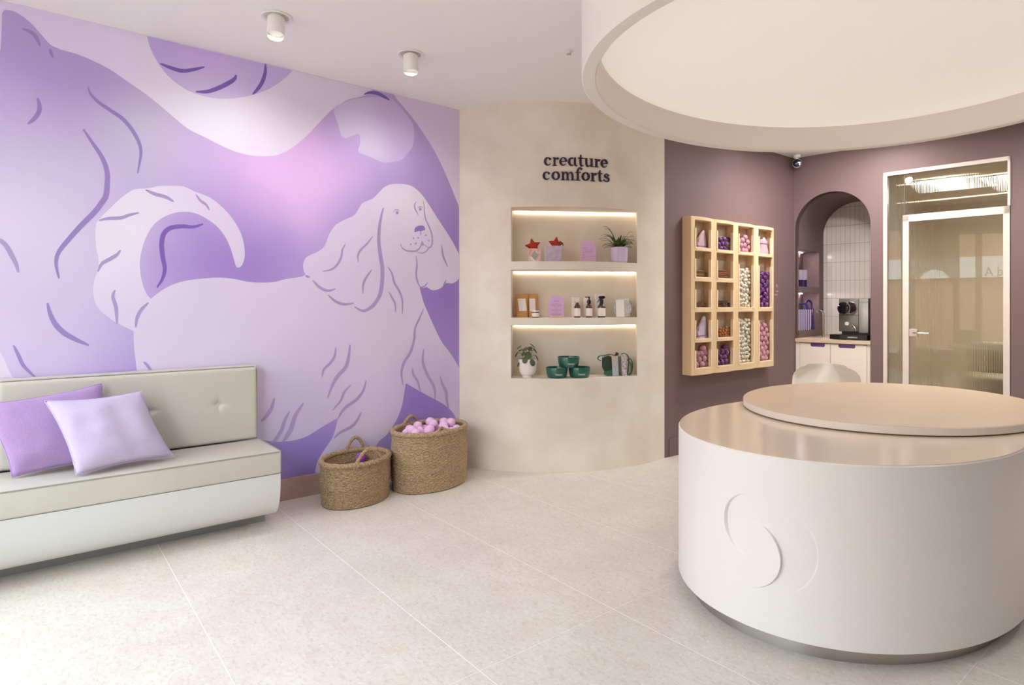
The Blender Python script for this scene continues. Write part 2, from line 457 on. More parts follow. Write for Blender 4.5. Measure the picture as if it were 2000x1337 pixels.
# --- office behind the glass door
of_w = M('office beige paint', (200, 189, 168), .7)
for nm, a, b_, mat in (('wall_office_back', (-.2, 4.3, 0), (4.6, 4.4, 2.75), of_w), ('wall_office_left', (.10, .95, 0), (.20, 4.3, 2.75), of_w),
                       ('wall_office_right', (3.6, .1, 0), (3.7, 4.3, 2.75), of_w), ('ceiling_office', (.1, .1, 2.74), (3.7, 4.4, 2.80), of_w)):
    bm = NB(); box(bm, a, b_); o = struct(nm, bm, mat, 0); o.matrix_world = Matrix.Translation(BO) @ Rz(math.atan2(BU.y, BU.x))
bm = NB(); box(bm, (.10, .88, 0), (.78, .95, 2.75)); box(bm, (.735, .10, 0), (.78, .88, 2.75)); o = struct('wall_office_side', bm, of_w, 0); o.matrix_world = Matrix.Translation(BO) @ Rz(math.atan2(BU.y, BU.x))

# --- shop front behind the camera: bright windows, the source of the daylight
front_m = M('shop front paint', (200, 186, 178), .5)
wins = [(-2.78, -2.18, .40, 1.95, True), (-2.08, -1.84, .80, 2.76, False), (-1.74, .10, .45, 2.76, False), (-3.92, -3.02, .30, 2.76, False)]  # last opening is added out of view, for daylight on the mural's left
def win_poly(x0, x1, z0, z1, ar):
    if ar: return [(x0, z0), (x1, z0)] + arch_pts(x0, x1, z1 - .45, z1, 20, 2.1)
    r = .08
    return [(x0, z0), (x1, z0), (x1, z1 - r), (x1 - r * .3, z1 - r * .3), (x1 - r, z1), (x0 + r, z1), (x0 + r * .3, z1 - r * .3), (x0, z1 - r)]
bm = NB(); prism(bm, rect(-4.3, 0, XR + .2, ZC + .1), lambda x, z, d: Vector((x, YF - d, z)), 0, .14, [win_poly(*w) for w in wins])
struct('wall_front', bm, front_m, 0)
for k, w in enumerate(wins):
    bm = NB(); prism(bm, win_poly(*w), lambda x, z, d: Vector((x, YF - .07 - d, z)), 0, None)
    wo = struct(f'window_{k + 1}', bm, clear_glass('window glass', (248, 252, 250), 1.0), 0)
    if k == 2:
        gm = M('grey vinyl lettering', (70, 78, 84), .6)
        fn = lambda x, y, d: Vector((-1.355 - x, YF - .065, 1.74 + y))
        struct('window_lettering', text_bm('A be', .25, lambda x, y, d: Vector((-1.71 + x * .78, YF - .062, 1.80 + y))), gm, 0, parent=wo)
        struct('window_lettering', text_bm('exp', .25, lambda x, y, d: Vector((-1.69 + x * .78, YF - .062, 1.60 + y))), M('pale vinyl lettering', (205, 200, 190), .6), 0, parent=wo)
    p = lamp('AREA', 'window_portal', ((w[0] + w[1]) / 2, YF - .16, (w[2] + w[3]) / 2), 1, (1, 1, 1), shape='RECTANGLE', size=w[1] - w[0], size_y=w[3] - w[2])
    p.rotation_euler = (PI / 2, 0, 0); p.data.cycles.is_portal = True
bm = NB(); box(bm, (-14, -14, -.14), (14, -1.25, -.02)); struct('floor_street', bm, M('paving', (168, 160, 152), .8, var=.5), 0)
bm = NB(); box(bm, (-14, -9.4, -.02), (10, -9.0, 4.2)); st = struct('wall_street', bm, M('terracotta render', (190, 146, 124), .8, var=.5, vscale=3), 0)
bm = NB(); box(bm, (-9, -8.99, 2.05), (4, -8.85, 2.65)); struct('trim_1', bm, white_m, 0)

# ================================================================== MURAL
mural = thing('mural', 'big purple and lilac painted mural of a long-eared spaniel covering the left wall', 'mural', (XL, 1.0, .14))
def onmural(x, y, d): q = onX(x, y, XL); return Vector((XL + .0012 + d, q.y, q.z))
def wall_yz(y, z, d): return Vector((XL + .0012 + d, y, z))
bm = NB(); prism(bm, rect(-1.1, .14, 2.668, ZC - .001), wall_yz, 0, None)
def YZ(x, y): q = onX(x, y, XL); return q.y, q.z
def blob(x, y, r, c): q = YZ(x, y); return (q[0], q[1], r, c)
obj('ground_wash', bm, wash_mat('mural pale ground', (228, 218, 240), [blob(850, 250, 1.0, (218, 202, 234)), blob(420, 230, .6, (232, 225, 242)), blob(60, 30, .7, (222, 204, 236))]), mural, 0, world=True)
purple = [(-60, 60), (-6, 110), (3, 60), (5, 24), (20, 20.5), (38, 28), (60, 45), (80, 67), (98, 87), (110, 93), (121, 97.5), (150, 106), (180, 118), (215, 136), (250, 160), (290, 188), (330, 221), (365, 250), (400, 268), (440, 288), (470, 299), (500, 304.5), (535, 304), (558, 296), (578, 283), (600, 264), (620, 243), (638, 224), (655, 209), (680, 195), (705, 188.5), (728, 182)]
purple = [(p.x, p.y) for p in spline([(a, b, 0) for a, b in purple], 5)]
pr = [(p.x, p.y) for p in spline([(770, 186, 0), (776, 195, 0), (790, 211, 0), (806, 231, 0), (825, 257, 0), (845, 289, 0), (862, 322, 0), (878, 358, 0), (890, 388, 0), (902.7, 417, 0)], 5)]
corner_y = 2.667
def up_y(x): return (x, 0.2385 * x + 1.6)
ZB = .1405
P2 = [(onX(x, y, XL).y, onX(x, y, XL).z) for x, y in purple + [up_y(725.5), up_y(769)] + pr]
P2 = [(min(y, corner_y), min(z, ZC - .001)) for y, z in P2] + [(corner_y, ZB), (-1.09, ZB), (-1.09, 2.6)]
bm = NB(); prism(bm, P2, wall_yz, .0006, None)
obj('purple_shape', bm, wash_mat('mural purple wash and shade', (180, 158, 214), [
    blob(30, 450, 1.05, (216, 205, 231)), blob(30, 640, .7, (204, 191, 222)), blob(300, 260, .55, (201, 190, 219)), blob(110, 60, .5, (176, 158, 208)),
    blob(560, 320, .75, (220, 183, 232)), blob(560, 310, .45, (222, 184, 234)), blob(470, 520, .62, (164, 134, 206)), blob(860, 560, 1.1, (152, 124, 198)), blob(600, 900, .75, (148, 128, 202)), blob(840, 780, .6, (146, 122, 196)), blob(740, 250, .45, (200, 178, 228))]), mural, 0, world=True)  # deep right and lower pools: partly paint, partly the wall's shade put in
# half disc at the ceiling, pale wedge at the left edge, pale patch
hd = [(p.x, p.y) for p in spline([(287, 70.5, 0), (294, 95, 0), (308, 122, 0), (327, 147, 0), (355, 170, 0), (385, 184, 0), (420, 192, 0), (455, 192, 0), (495, 185, 0), (530, 171, 0), (556, 153, 0), (571, 138, 0)], 5)]
def poly_on_wall(pts, lift, name, mat, parent=mural):
    q = [(YZ(x, y)) for x, y in pts]; q = [(min(a, corner_y), max(min(b, ZC - .001), ZB)) for a, b in q]
    b = NB(); prism(b, q, wall_yz, lift, None); return obj(name, b, mat, parent, 0, world=True)
poly_on_wall(hd, .0006, 'half_disc', wash_mat('mural half disc', (204, 182, 236), [blob(320, 110, .35, (194, 172, 226)), blob(420, 185, .4, (208, 196, 230)), blob(400, 90, .35, (212, 178, 238))]))
poly_on_wall([(-80, 660), (0, 686), (8, 700), (17, 722), (30, 745), (-80, 745)], .0010, 'pale_edge', M('mural pale paint', (222, 208, 230), .7, spec=.25))
pat = [(p.x, p.y) for p in spline([(652, 212, 0), (659, 240, 0), (669, 268, 0), (686, 266, 0), (701, 262, 0), (703, 280, 0), (700, 296, 0), (722, 306, 0), (750, 317, 0), (782, 313, 0), (795, 300, 0), (806, 283, 0), (808, 250, 0), (795, 226, 0), (776, 204, 0), (755, 190, 0), (700, 192, 0), (672, 200, 0)], 4, True)]
poly_on_wall(pat, .0010, 'pale_patch', wash_mat('mural pale patch', (204, 184, 230), [blob(715, 280, .3, (214, 202, 234)), blob(690, 230, .3, (212, 200, 232))]))

c3 = lambda L: [(x / 3.518, 340 + y / 3.518) for x, y in L]
c4 = lambda L: [(450 + x / 3.518, 340 + y / 3.518) for x, y in L]
c5 = lambda L: [(500 + x / 3.518, 640 + y / 3.518) for x, y in L]
c1 = lambda L: [(x / 3.518, y / 3.518) for x, y in L]
c2 = lambda L: [(450 + x / 3.518, y / 3.518) for x, y in L]
c8 = lambda L: [(740 + x / 11.14, 380 + y / 11.14) for x, y in L]
seg = []
def smooth_add(L, n=4):
    for p in spline([(x, y, 0) for x, y in L], n): seg.append((p.x, p.y))
smooth_add([(270, 790), (268, 750)] + c3([(938, 1337), (922, 1200), (917, 1080)]))
smooth_add(c3([(917, 1078), (860, 1050), (800, 1022), (730, 970), (680, 925), (650, 870), (640, 800), (650, 720), (678, 650)]))
smooth_add(c3([(677, 620), (675, 570), (660, 500), (655, 400), (660, 345), (688, 302), (760, 230), (830, 165), (900, 115), (945, 101), (1020, 97), (1090, 82), (1180, 80), (1260, 85), (1340, 120), (1450, 165), (1540, 240), (1600, 310), (1650, 395), (1675, 480), (1681, 560), (1665, 620), (1640, 642), (1620, 630), (1605, 580), (1580, 500), (1540, 420), (1480, 350), (1400, 295), (1330, 265), (1250, 258), (1170, 275), (1100, 310), (1050, 355), (1010, 420), (980, 500), (962, 590), (965, 680), (985, 770), (1010, 825), (1035, 855)]))
smooth_add(c3([(1038, 855), (1080, 820), (1160, 770), (1260, 735), (1380, 718), (1500, 710), (1600, 718), (1700, 738)]) + c4([(200, 745), (300, 740), (380, 720), (480, 705), (510, 692)]))
smooth_add(c4([(513, 688), (502, 660), (500, 615), (525, 568), (600, 532), (645, 495), (680, 410), (718, 352), (728, 345), (780, 315), (850, 282), (882, 235), (910, 197), (980, 165), (1020, 125), (1060, 87), (1110, 68), (1190, 68), (1250, 85), (1310, 135), (1360, 205), (1420, 300), (1480, 390), (1540, 490), (1575, 570), (1585, 650), (1570, 715), (1530, 748), (1482, 747)]))
smooth_add(c4([(1478, 750), (1440, 785), (1390, 797), (1352, 778)])); smooth_add(c4([(1350, 775), (1325, 780), (1300, 775)]))
smooth_add(c4([(1301, 785), (1312, 830), (1330, 890), (1360, 960), (1400, 1050), (1450, 1150), (1510, 1230), (1575, 1337)]) + c5([(1425, 352)]))
seg += [(909, 760), (911, 905), (902, 905)]
smooth_add([(900, 850), (889.5, 816)] + c5([(1340, 570), (1280, 520), (1170, 460), (1080, 410), (1030, 381)]))
smooth_add(c5([(1027, 383), (1018, 440), (1000, 540), (960, 640), (900, 730), (850, 772), (828, 802), (800, 870), (780, 960), (770, 1050)]))
seg += c5([(412, 1050)])
smooth_add(c5([(405, 985), (420, 920), (460, 850), (520, 760), (545, 690), (561, 622)]))
smooth_add(c5([(558, 620), (450, 682), (350, 743), (250, 774), (130, 782), (20, 770), (-120, 790)]) + [(400, 880), (300, 870)])
poly_on_wall(seg, .0012, 'spaniel_figure', wash_mat('mural spaniel paint', (216, 204, 230), [blob(260, 430, .6, (230, 220, 238)), blob(700, 560, .7, (214, 200, 228)), blob(600, 820, .7, (198, 186, 220)), blob(800, 400, .4, (226, 218, 236)), blob(850, 760, .6, (198, 184, 220))]))
ST_D = [(c1([(150, 197), (200, 215), (240, 245), (262, 285), (278, 320)]), 26), (c1([(342, 335), (352, 365), (366, 397)]), 24), (c1([(256, 672), (270, 720), (266, 770), (235, 815), (190, 852)]), 34),
        (c1([(603, 598), (625, 650), (680, 705), (760, 760), (840, 815), (905, 890), (950, 970), (968, 1040), (960, 1110), (945, 1190)]), 26),
        (c1([(572, 888), (640, 990), (700, 1080), (735, 1180), (735, 1280), (728, 1340)]) + c3([(710, 180), (650, 260), (560, 350), (470, 450), (400, 540), (385, 620), (405, 715)]), 40),
        (c3([(325, 885), (345, 960), (380, 1030), (440, 1090), (520, 1135), (610, 1175)]), 38), (c3([(92, 1175), (125, 1240), (165, 1320), (250, 1400)]), 26)]
ST_V = [(c1([(1100, 437), (1170, 465), (1250, 487), (1330, 478), (1405, 460)]), 27), (c1([(1345, 630), (1420, 630), (1500, 605), (1580, 565), (1612, 540), (1622, 515)]), 32),
        (c2([(240, 440), (238, 500), (215, 570), (180, 620), (152, 648)]), 27), (c2([(918, 648), (960, 636), (1010, 642), (1055, 665), (1093, 688)]), 24),
        (c3([(1395, 342), (1330, 362), (1250, 358), (1170, 370), (1125, 410), (1110, 480), (1118, 570), (1132, 650), (1115, 720), (1078, 778)]), 34)]
ST_P = [(c3([(-40, 430), (0, 455), (40, 490), (80, 560), (110, 620), (125, 675)]), 32)] + [(c3(a), w) for a, w in (
    ([(1000, 108), (1060, 135), (1140, 158), (1195, 190)], 25), ([(1345, 138), (1375, 180), (1415, 210), (1438, 247)], 18), ([(680, 318), (740, 305), (830, 300), (890, 280), (955, 265)], 24),
    ([(672, 670), (700, 615), (760, 580), (800, 555), (828, 522)], 26), ([(790, 795), (775, 840), (795, 910), (800, 960), (803, 1030)], 26), ([(1020, 882), (970, 930), (940, 990), (932, 1052)], 24), ([(985, 1290), (1010, 1310), (1060, 1380)], 20))] + [(c4(a), w) for a, w in (
    ([(1050, 232), (1035, 290), (1022, 370), (1018, 460), (1030, 560), (1043, 650), (1040, 750), (1025, 830), (985, 895), (940, 930), (900, 937), (852, 910)], 27),
    ([(790, 478), (768, 520), (760, 570), (730, 625), (690, 655), (632, 667)], 16), ([(978, 425), (940, 475), (890, 525), (875, 565), (877, 603)], 15), ([(970, 655), (935, 705), (912, 755), (908, 822)], 16),
    ([(1080, 635), (1108, 680), (1125, 745), (1160, 805), (1180, 870), (1180, 962)], 15), ([(1088, 808), (1110, 850), (1130, 890), (1133, 950)], 14), ([(512, 697), (530, 703), (545, 708)], 17),
    ([(563, 727), (610, 775), (665, 800), (722, 788)], 19), ([(668, 828), (720, 872), (780, 893), (848, 885)], 19), ([(1275, 560), (1280, 620), (1275, 690), (1285, 740), (1300, 775)], 13),
    ([(1298, 775), (1330, 770), (1355, 742)], 9), ([(1450, 487), (1460, 560), (1492, 637)], 13), ([(1482, 725), (1470, 748), (1460, 765)], 8), ([(1327, 920), (1300, 985), (1270, 1050), (1256, 1110)], 13))] + [(c5(a), w) for a, w in (
    ([(1094, -10), (1085, 80), (1060, 165), (1015, 240), (998, 310), (1010, 395)], 18), ([(547, 130), (540, 190), (510, 240), (465, 285), (452, 337)], 18), ([(645, 115), (635, 200), (615, 270), (560, 330), (525, 390), (490, 482)], 25),
    ([(650, 392), (605, 440), (580, 500), (525, 565)], 16), ([(755, 360), (735, 430), (690, 490), (620, 540), (585, 580), (560, 625)], 20), ([(125, 480), (105, 550), (70, 605), (35, 640)], 27), ([(230, 570), (195, 640), (175, 700), (130, 770), (105, 783)], 26),
    ([(325, 515), (270, 600), (240, 690), (210, 745), (185, 780)], 31), ([(720, 580), (690, 640), (650, 680), (580, 715), (535, 755)], 20), ([(1150, 145), (1145, 230), (1170, 310), (1215, 390), (1228, 440), (1228, 492)], 21), ([(1073, 275), (1080, 320), (1110, 370), (1128, 440)], 17), ([(1265, 335), (1280, 390), (1305, 440), (1310, 500), (1322, 555)], 19))]
def strokes(L, lift, name, mat, sc=3.518):
    for i_, (pts, w) in enumerate(L):
        b = NB(); ribbon(b, stroke2d(pts, w / sc), onmural, lift + i_ * .00003); obj(name, b, mat, mural, 0, world=True)
pm = lambda n, c: M(n, c, .7, spec=.25)
strokes(ST_D, .0012, 'brush_stroke', pm('mural mid purple', (153, 132, 190)))
strokes(ST_V, .0012, 'brush_stroke', pm('mural dark purple', (128, 98, 180)))
strokes(ST_P, .0018, 'brush_stroke', pm('mural grey lilac', (170, 152, 198)))
face = [(c8(a), w) for a, w in (([(300, 395), (340, 340), (400, 330), (455, 352)], 18), ([(838, 290), (870, 262), (920, 262), (965, 285)], 18), ([(808, 150), (775, 220), (780, 300), (815, 370), (855, 450)], 30),
    ([(960, 140), (980, 240), (985, 380), (1010, 520), (1070, 660), (1130, 800), (1155, 930), (1155, 1050), (1130, 1130), (1075, 1160), (1050, 1205), (1010, 1245), (940, 1272), (860, 1260), (800, 1225)], 32),
    ([(460, 1065), (500, 1150), (580, 1212), (690, 1230), (800, 1225), (870, 1175), (910, 1110), (930, 1010)], 36), ([(985, 1090), (1030, 1125), (1080, 1150)], 18), ([(900, 790), (910, 895)], 26))]
strokes(face, .0018, 'face_line', pm('mural grey lilac', 0), 11.14)
def dots(L, name):
    b = NB()
    for x, y, r in L:
        cx, cy = c8([(x, y)])[0]; rr = r / 11.14
        prism(b, [(cx + rr * .85 * cos(t), cy + rr * sin(t)) for t in [2 * PI * i / 12 for i in range(12)]], onmural, .0018, None)
    return obj(name, b, pm('mural grey lilac', 0), mural, 0, world=True)
for p in ((395, 392, 42), (897, 315, 38)): dots([p], 'eye')
for p in ((748, 945, 22), (852, 940, 22), (688, 1080, 22), (800, 1060, 24), (1018, 882, 20), (1078, 1000, 20)): dots([p], 'whisker_spot')
poly_on_wall(c8([(768, 812), (770, 750), (800, 700), (860, 675), (940, 668), (985, 690), (1002, 740), (995, 775), (950, 780), (920, 797), (860, 790), (800, 812)]), .0018, 'nose', pm('mural nose purple', (150, 124, 190)))
poly_on_wall(c8([(930, 1000), (905, 1115), (990, 1095)]), .0020, 'mouth', pm('mural grey lilac', 0))

# ================================================================== RECEPTION DESK
DC, DA, DB = (-1.26, 3.012), .6595, .893
def ell(t, a=DA, b=DB, c=DC, n=2.06):
    ct, s = cos(t), sin(t)
    return c[0] + a * math.copysign(abs(ct) ** (2 / n), ct), c[1] + b * math.copysign(abs(s) ** (2 / n), s)
desk = thing('reception_desk', 'white oval reception desk with carved swirl and steel plinth standing on the tiled floor', 'desk', (DC[0], DC[1], 0))
desk_white = M('desk white lacquer', (228, 225, 221), .32, spec=.5)
desk_top = M('desk polished top', (220, 204, 186), .16, spec=.45)
E0, E1, EZ0, EZ1 = -1.86, -.98, .10, .655
bm = NB(); NT = 300
Ts = sorted(set([2 * PI * i / NT - PI for i in range(NT)] + [E0, E1]))
Zd = [.065, EZ0, EZ1, .7085, .714]
D_in = [0, 0, 0, 0, .0045]
rows = []
for t in Ts:
    rows.append([])
    for z, d in zip(Zd, D_in):
        x, y = ell(t, DA - d, DB - d); rows[-1].append(bm.verts.new((x, y, z)))
for i in range(len(Ts)):
    j = (i + 1) % len(Ts); tm = Ts[i] + .001
    for k in range(len(Zd) - 1):
        if k == 1 and E0 - 1e-6 <= tm <= E1 - 1e-6: continue
        bm.faces.new((rows[i][k], rows[j][k], rows[j][k + 1], rows[i][k + 1]))
bm.faces.new([r[0] for r in rows][::-1])
obj('body', bm, desk_white, desk, 30, world=True)
bm = NB(); rt = []
for t in Ts:
    x, y = ell(t, DA - .0045, DB - .0045); rt.append((x, y))
prism(bm, rt, lambda x, y, d: Vector((x, y, d)), .7135, .716)
obj('worktop', bm, desk_top, desk, 30, world=True)
# carved swirl: arc length along the front
Tq = np.linspace(-PI, PI, 4001); Sq = np.concatenate([[0], np.cumsum(np.hypot(*np.diff(np.array([ell(t) for t in Tq]).T, axis=1)))])
s_of = lambda t: float(np.interp(t, Tq, Sq)); t_of = lambda s: float(np.interp(s, Sq, Tq))
def relief(s, z):
    def lobe(cs, cz, R, amp, sgn):
        dx, dz = s - cs, z - cz; r = math.hypot(dx, dz)
        if r >= R: return 0.0
        q = min(1.0, (R - r) / .004); return amp * q * q * (3 - 2 * q) * max(0.0, min(1.0, .02 + sgn * dx / R)) ** 1.9
    d = -lobe(1.274, .442, .119, .017, -1)
    d += lobe(1.253, .343, .131, .016, 1)
    d -= lobe(1.332, .380, .1694, .0016, 1)
    d += lobe(1.175, .440, .130, .0006, 1) if z > .45 else 0
    return d
bm = NB(); s0, s1 = s_of(E0), s_of(E1); n_s, n_z = 420, 300
def em(a, b):
    s, z = s0 + (s1 - s0) * a, EZ0 + (EZ1 - EZ0) * b
    t = t_of(s); x, y = ell(t); x2, y2 = ell(t + .002)
    nx, ny = y2 - y, -(x2 - x); l = math.hypot(nx, ny); d = relief(s, z) if 0 < a < 1 and 0 < b < 1 else 0
    return Vector((x + nx / l * d, y + ny / l * d, z))
grid(bm, em, n_s, n_z); obj('emblem', bm, desk_white, desk, 60, world=True)
bm = NB(); lathe(bm, [(1, .0), (1, .066)], 160, (DC[0], DC[1], 0))
for v in bm.verts: x, y = ell(math.atan2(v.co.y - DC[1], v.co.x - DC[0]), DA - .05, DB - .05); v.co.x, v.co.y = x, y
obj('plinth', bm, steel, desk, 60, world=True)
# raised wooden top
TCn, TA, TB = (-1.31, 3.63), .668, .8505
tt = thing('oval_tabletop', 'thick pale wood oval tabletop lying half over the white reception desk', 'tabletop', (TCn[0], TCn[1], .716))
bm = NB(); prof = [(0, .7200), (-.003, .7200), (0, .7230), (0, .7535), (-.002, .756)]
R_ = []
for d, z in prof:
    R_.append([bm.verts.new((*ell(2 * PI * i / 200, TA + d, TB + d, TCn, 2.0), z)) for i in range(200)])
for A, Bq in zip(R_[1:], R_[2:]):
    for i in range(200): bm.faces.new((A[i], A[(i + 1) % 200], Bq[(i + 1) % 200], Bq[i]))
bm.faces.new(R_[-1]); bm.faces.new(R_[1][::-1])
for v in R_[0]: bm.verts.remove(v)
top_o = obj('top', bm, M('table oak veneer', (209, 186, 158), .35, var=.35, vscale=4, vcol=(197, 171, 141), stretch=(1, .15, 1), spec=.45), tt, 30, world=True)
bm = NB(); e_ = [[bm.verts.new((*ell(2 * PI * i / 200, TA + d, TB + d, TCn, 2.0), z)) for i in range(200)] for d, z in ((-.0005, .7222), (.0012, .7236), (.0012, .7528), (-.0005, .7542))]
for A, Bq in zip(e_, e_[1:]):
    for i in range(200): bm.faces.new((A[i], A[(i + 1) % 200], Bq[(i + 1) % 200], Bq[i]))
obj('lit_edge', bm, M('lit edge tint', (226, 217, 206), .4), tt, 30, world=True)  # paler rim colour stands in for window light on the tabletop's edge
bm = NB(); prism(bm, [ell(2 * PI * i / 120, TA - .10, TB - .10, TCn, 2.0) for i in range(120)], lambda x, y, d: Vector((x, y, d)), .7161, .7201); 
obj('spacer', bm, black_m, tt, 30, world=True)
bm = NB(); lathe(bm, [(.05, .012), (.05, .7201)], 24, (TCn[0], TCn[1] + .55, 0)); lathe(bm, [(0, 0), (.24, 0), (.24, .006), (.05, .012)], 40, (TCn[0], TCn[1] + .55, 0))
obj('pedestal', bm, steel, tt, 40, world=True)

# ================================================================== OVAL CEILING LIGHT
LC, LA, LB = (-1.24, 3.12), 1.178, 1.431
cl = thing('oval_ceiling_light', 'huge white oval drum light hanging from the ceiling above the reception desk', 'ceiling light', (LC[0], LC[1], ZC))
bm = NB(); prof = [(0, ZC - .002), (0, 2.326), (-.006, 2.320), (-.061, 2.320), (-.067, 2.326), (-.067, ZC - .002)]
R_ = [[bm.verts.new((*ell(2 * PI * i / 220, LA + d, LB + d, LC, 2.06), z)) for i in range(220)] for d, z in prof]
for A, Bq in zip(R_, R_[1:]):
    for i in range(220): bm.faces.new((A[i], A[(i + 1) % 220], Bq[(i + 1) % 220], Bq[i]))
obj('drum', bm, M('drum white', (236, 230, 223), .5), cl, 30, world=True)
bm = NB(); prof = [(-.085, 2.500), (-.079, 2.476), (-.084, 2.470)]
R_ = [[bm.verts.new((*ell(2 * PI * i / 220, LA + d, LB + d, LC, 2.06), z)) for i in range(220)] for d, z in prof]
for A, Bq in zip(R_, R_[1:]):
    for i in range(220): bm.faces.new((A[i], A[(i + 1) % 220], Bq[(i + 1) % 220], Bq[i]))
bm.faces.new(R_[-1])
obj('diffuser', bm, M('glowing diffuser', (238, 233, 226), .6, emit=.30), cl, 30, world=True)

# ================================================================== SOFA
leather = M('ivory leather', (198, 193, 182), .36, var=.15, vscale=3, bump=.06, bscale=220, spec=.5)
leather_base = M('white sofa base leather', (208, 207, 204), .32, bump=.05, bscale=180, spec=.5)
pipe_m = M('leather piping', (150, 144, 132), .45)
sofa = thing('sofa', 'long ivory leather banquette sofa with buttoned back against the purple mural', 'sofa', (-3.73, .2, 0))
SY0, SY1 = -.80, 1.117
def extr(prof, y0, y1, bev=0, name='', mat=None, seg=3):
    b = NB(); prism(b, prof, lambda x, z, d: Vector((x, d, z)), y0, y1)
    if bev:
        ed = [e for e in b.edges if len(e.link_faces) == 2 and e.calc_face_angle(0) > .5]
        bmesh.ops.bevel(b, geom=ed, offset=bev, segments=seg, profile=.5, affect='EDGES', clamp_overlap=True)
    return obj(name, b, mat, sofa, 35, world=True)
basep = [(-3.86, .075), (-3.60, .072), (-3.555, .085), (-3.52, .112), (-3.495, .15), (-3.478, .20), (-3.470, .26), (-3.468, .326), (-3.995, .326), (-3.995, .075)]
extr([(p.x, p.y) for p in spline([(x, z, 0) for x, z in basep[1:8]], 4)] + [(-3.995, .326), (-3.995, .072)], SY0, SY1 - .004, 0, 'base', leather_base)
b = NB(); box(b, (-3.99, SY0 + .03, 0), (-3.702, SY1 - .02, .075)); obj('plinth', b, M('grey plinth', (150, 149, 147), .45, metal=.3), sofa, 0, world=True)
b = NB(); box(b, (-3.872, SY0, .327), (-3.462, SY1, .452), .014, 4)
for v in b.verts:
    if v.co.z > .44: v.co.z += .006 * max(0, 1 - ((v.co.x + 3.665) / .21) ** 2)
obj('seat_cushion', b, leather, sofa, 35, world=True)
b = NB()
for z in (.4495,): tube(b, [(-3.4635, y, z) for y in np.linspace(SY0 + .012, SY1 - .012, 30)], .0035, 6)
tube(b, [(x, SY1 - .0015, .4500) for x in np.linspace(-3.862, -3.470, 14)], .0035, 6)
obj('seat_piping', b, pipe_m, sofa, 60, world=True)
# backrests: dimpled front with buttons
def backrest(y0, y1, btn):
    b = NB(); x1 = -3.860; x0 = -4.000; z0, z1 = .454, .897; r = .022
    def fr(a, c):
        y = y0 + (y1 - y0) * a; z = z0 + (z1 - z0) * c
        x = x1 - .012 * c
        e = min(y - y0, y1 - y, z - z0, z1 - z)
        x -= r * (1 - math.sqrt(max(0, 1 - (1 - min(e, r) / r) ** 2)))
        x += .008 * (1 - (2 * a - 1) ** 4) * (1 - (2 * c - 1) ** 4)
        for by, bz in btn:
            dy, dz = y - by, z - bz; q = math.hypot(dy, dz)
            x -= .019 * math.exp(-(q / .020) ** 1.2) + .007 * math.exp(-(q / .05) ** 2) * (.5 + .5 * cos(4 * math.atan2(dz, dy))) ** 3
        return Vector((x, y, z))
    nu, nv = max(20, int((y1 - y0) / .011)), 42
    V = grid(b, fr, nu, nv)
    loop = [V[i][0] for i in range(nu + 1)] + [V[nu][j] for j in range(1, nv + 1)] + [V[i][nv] for i in range(nu - 1, -1, -1)] + [V[0][j] for j in range(nv - 1, 0, -1)]
    bk = [b.verts.new((x0, v.co.y, v.co.z)) for v in loop]
    for i in range(len(loop)): j = (i + 1) % len(loop); b.faces.new((loop[i], loop[j], bk[j], bk[i]))
    b.faces.new(bk[::-1])
    o = obj('backrest', b, leather, sofa, 50, world=True)
    for by, bz in btn:
        t = NB(); lathe(t, [(0, .006), (.006, .0055), (.0095, .003), (.0105, 0)], 16, frame=Tr(fr((by - y0) / (y1 - y0), (bz - z0) / (z1 - z0)).x + .005, by, bz) @ Matrix.Rotation(PI / 2, 4, 'Y'))
        obj('button', t, leather, o, 60, world=True)
    t = NB(); cr = .03
    def rr(inset, x):
        pts = []
        for cy, cz, a in ((y1 - cr, z1 - cr, 0), (y0 + cr, z1 - cr, PI / 2), (y0 + cr, z0 + cr, PI), (y1 - cr, z0 + cr, 1.5 * PI)):
            for k in range(7):
                q = a + PI / 2 * k / 6; pts.append((x, cy + (cr - inset) * cos(q), cz + (cr - inset) * sin(q)))
        return pts
    tube(t, rr(.004, x1 - .022), .0035, 6, closed=True); obj('piping', t, pipe_m, o, 60, world=True)
bq = [onX(428, 785, -3.855), onX(291, 797, -3.855)]
by = [p.y for p in bq]; stp = by[0] - by[1]
backrest(-.118, SY1 - .012, [(by[0], .685), (by[1], .685), (by[1] - stp, .685)])
backrest(SY0, -.124, [(-.30, .685), (-.62, .685)])

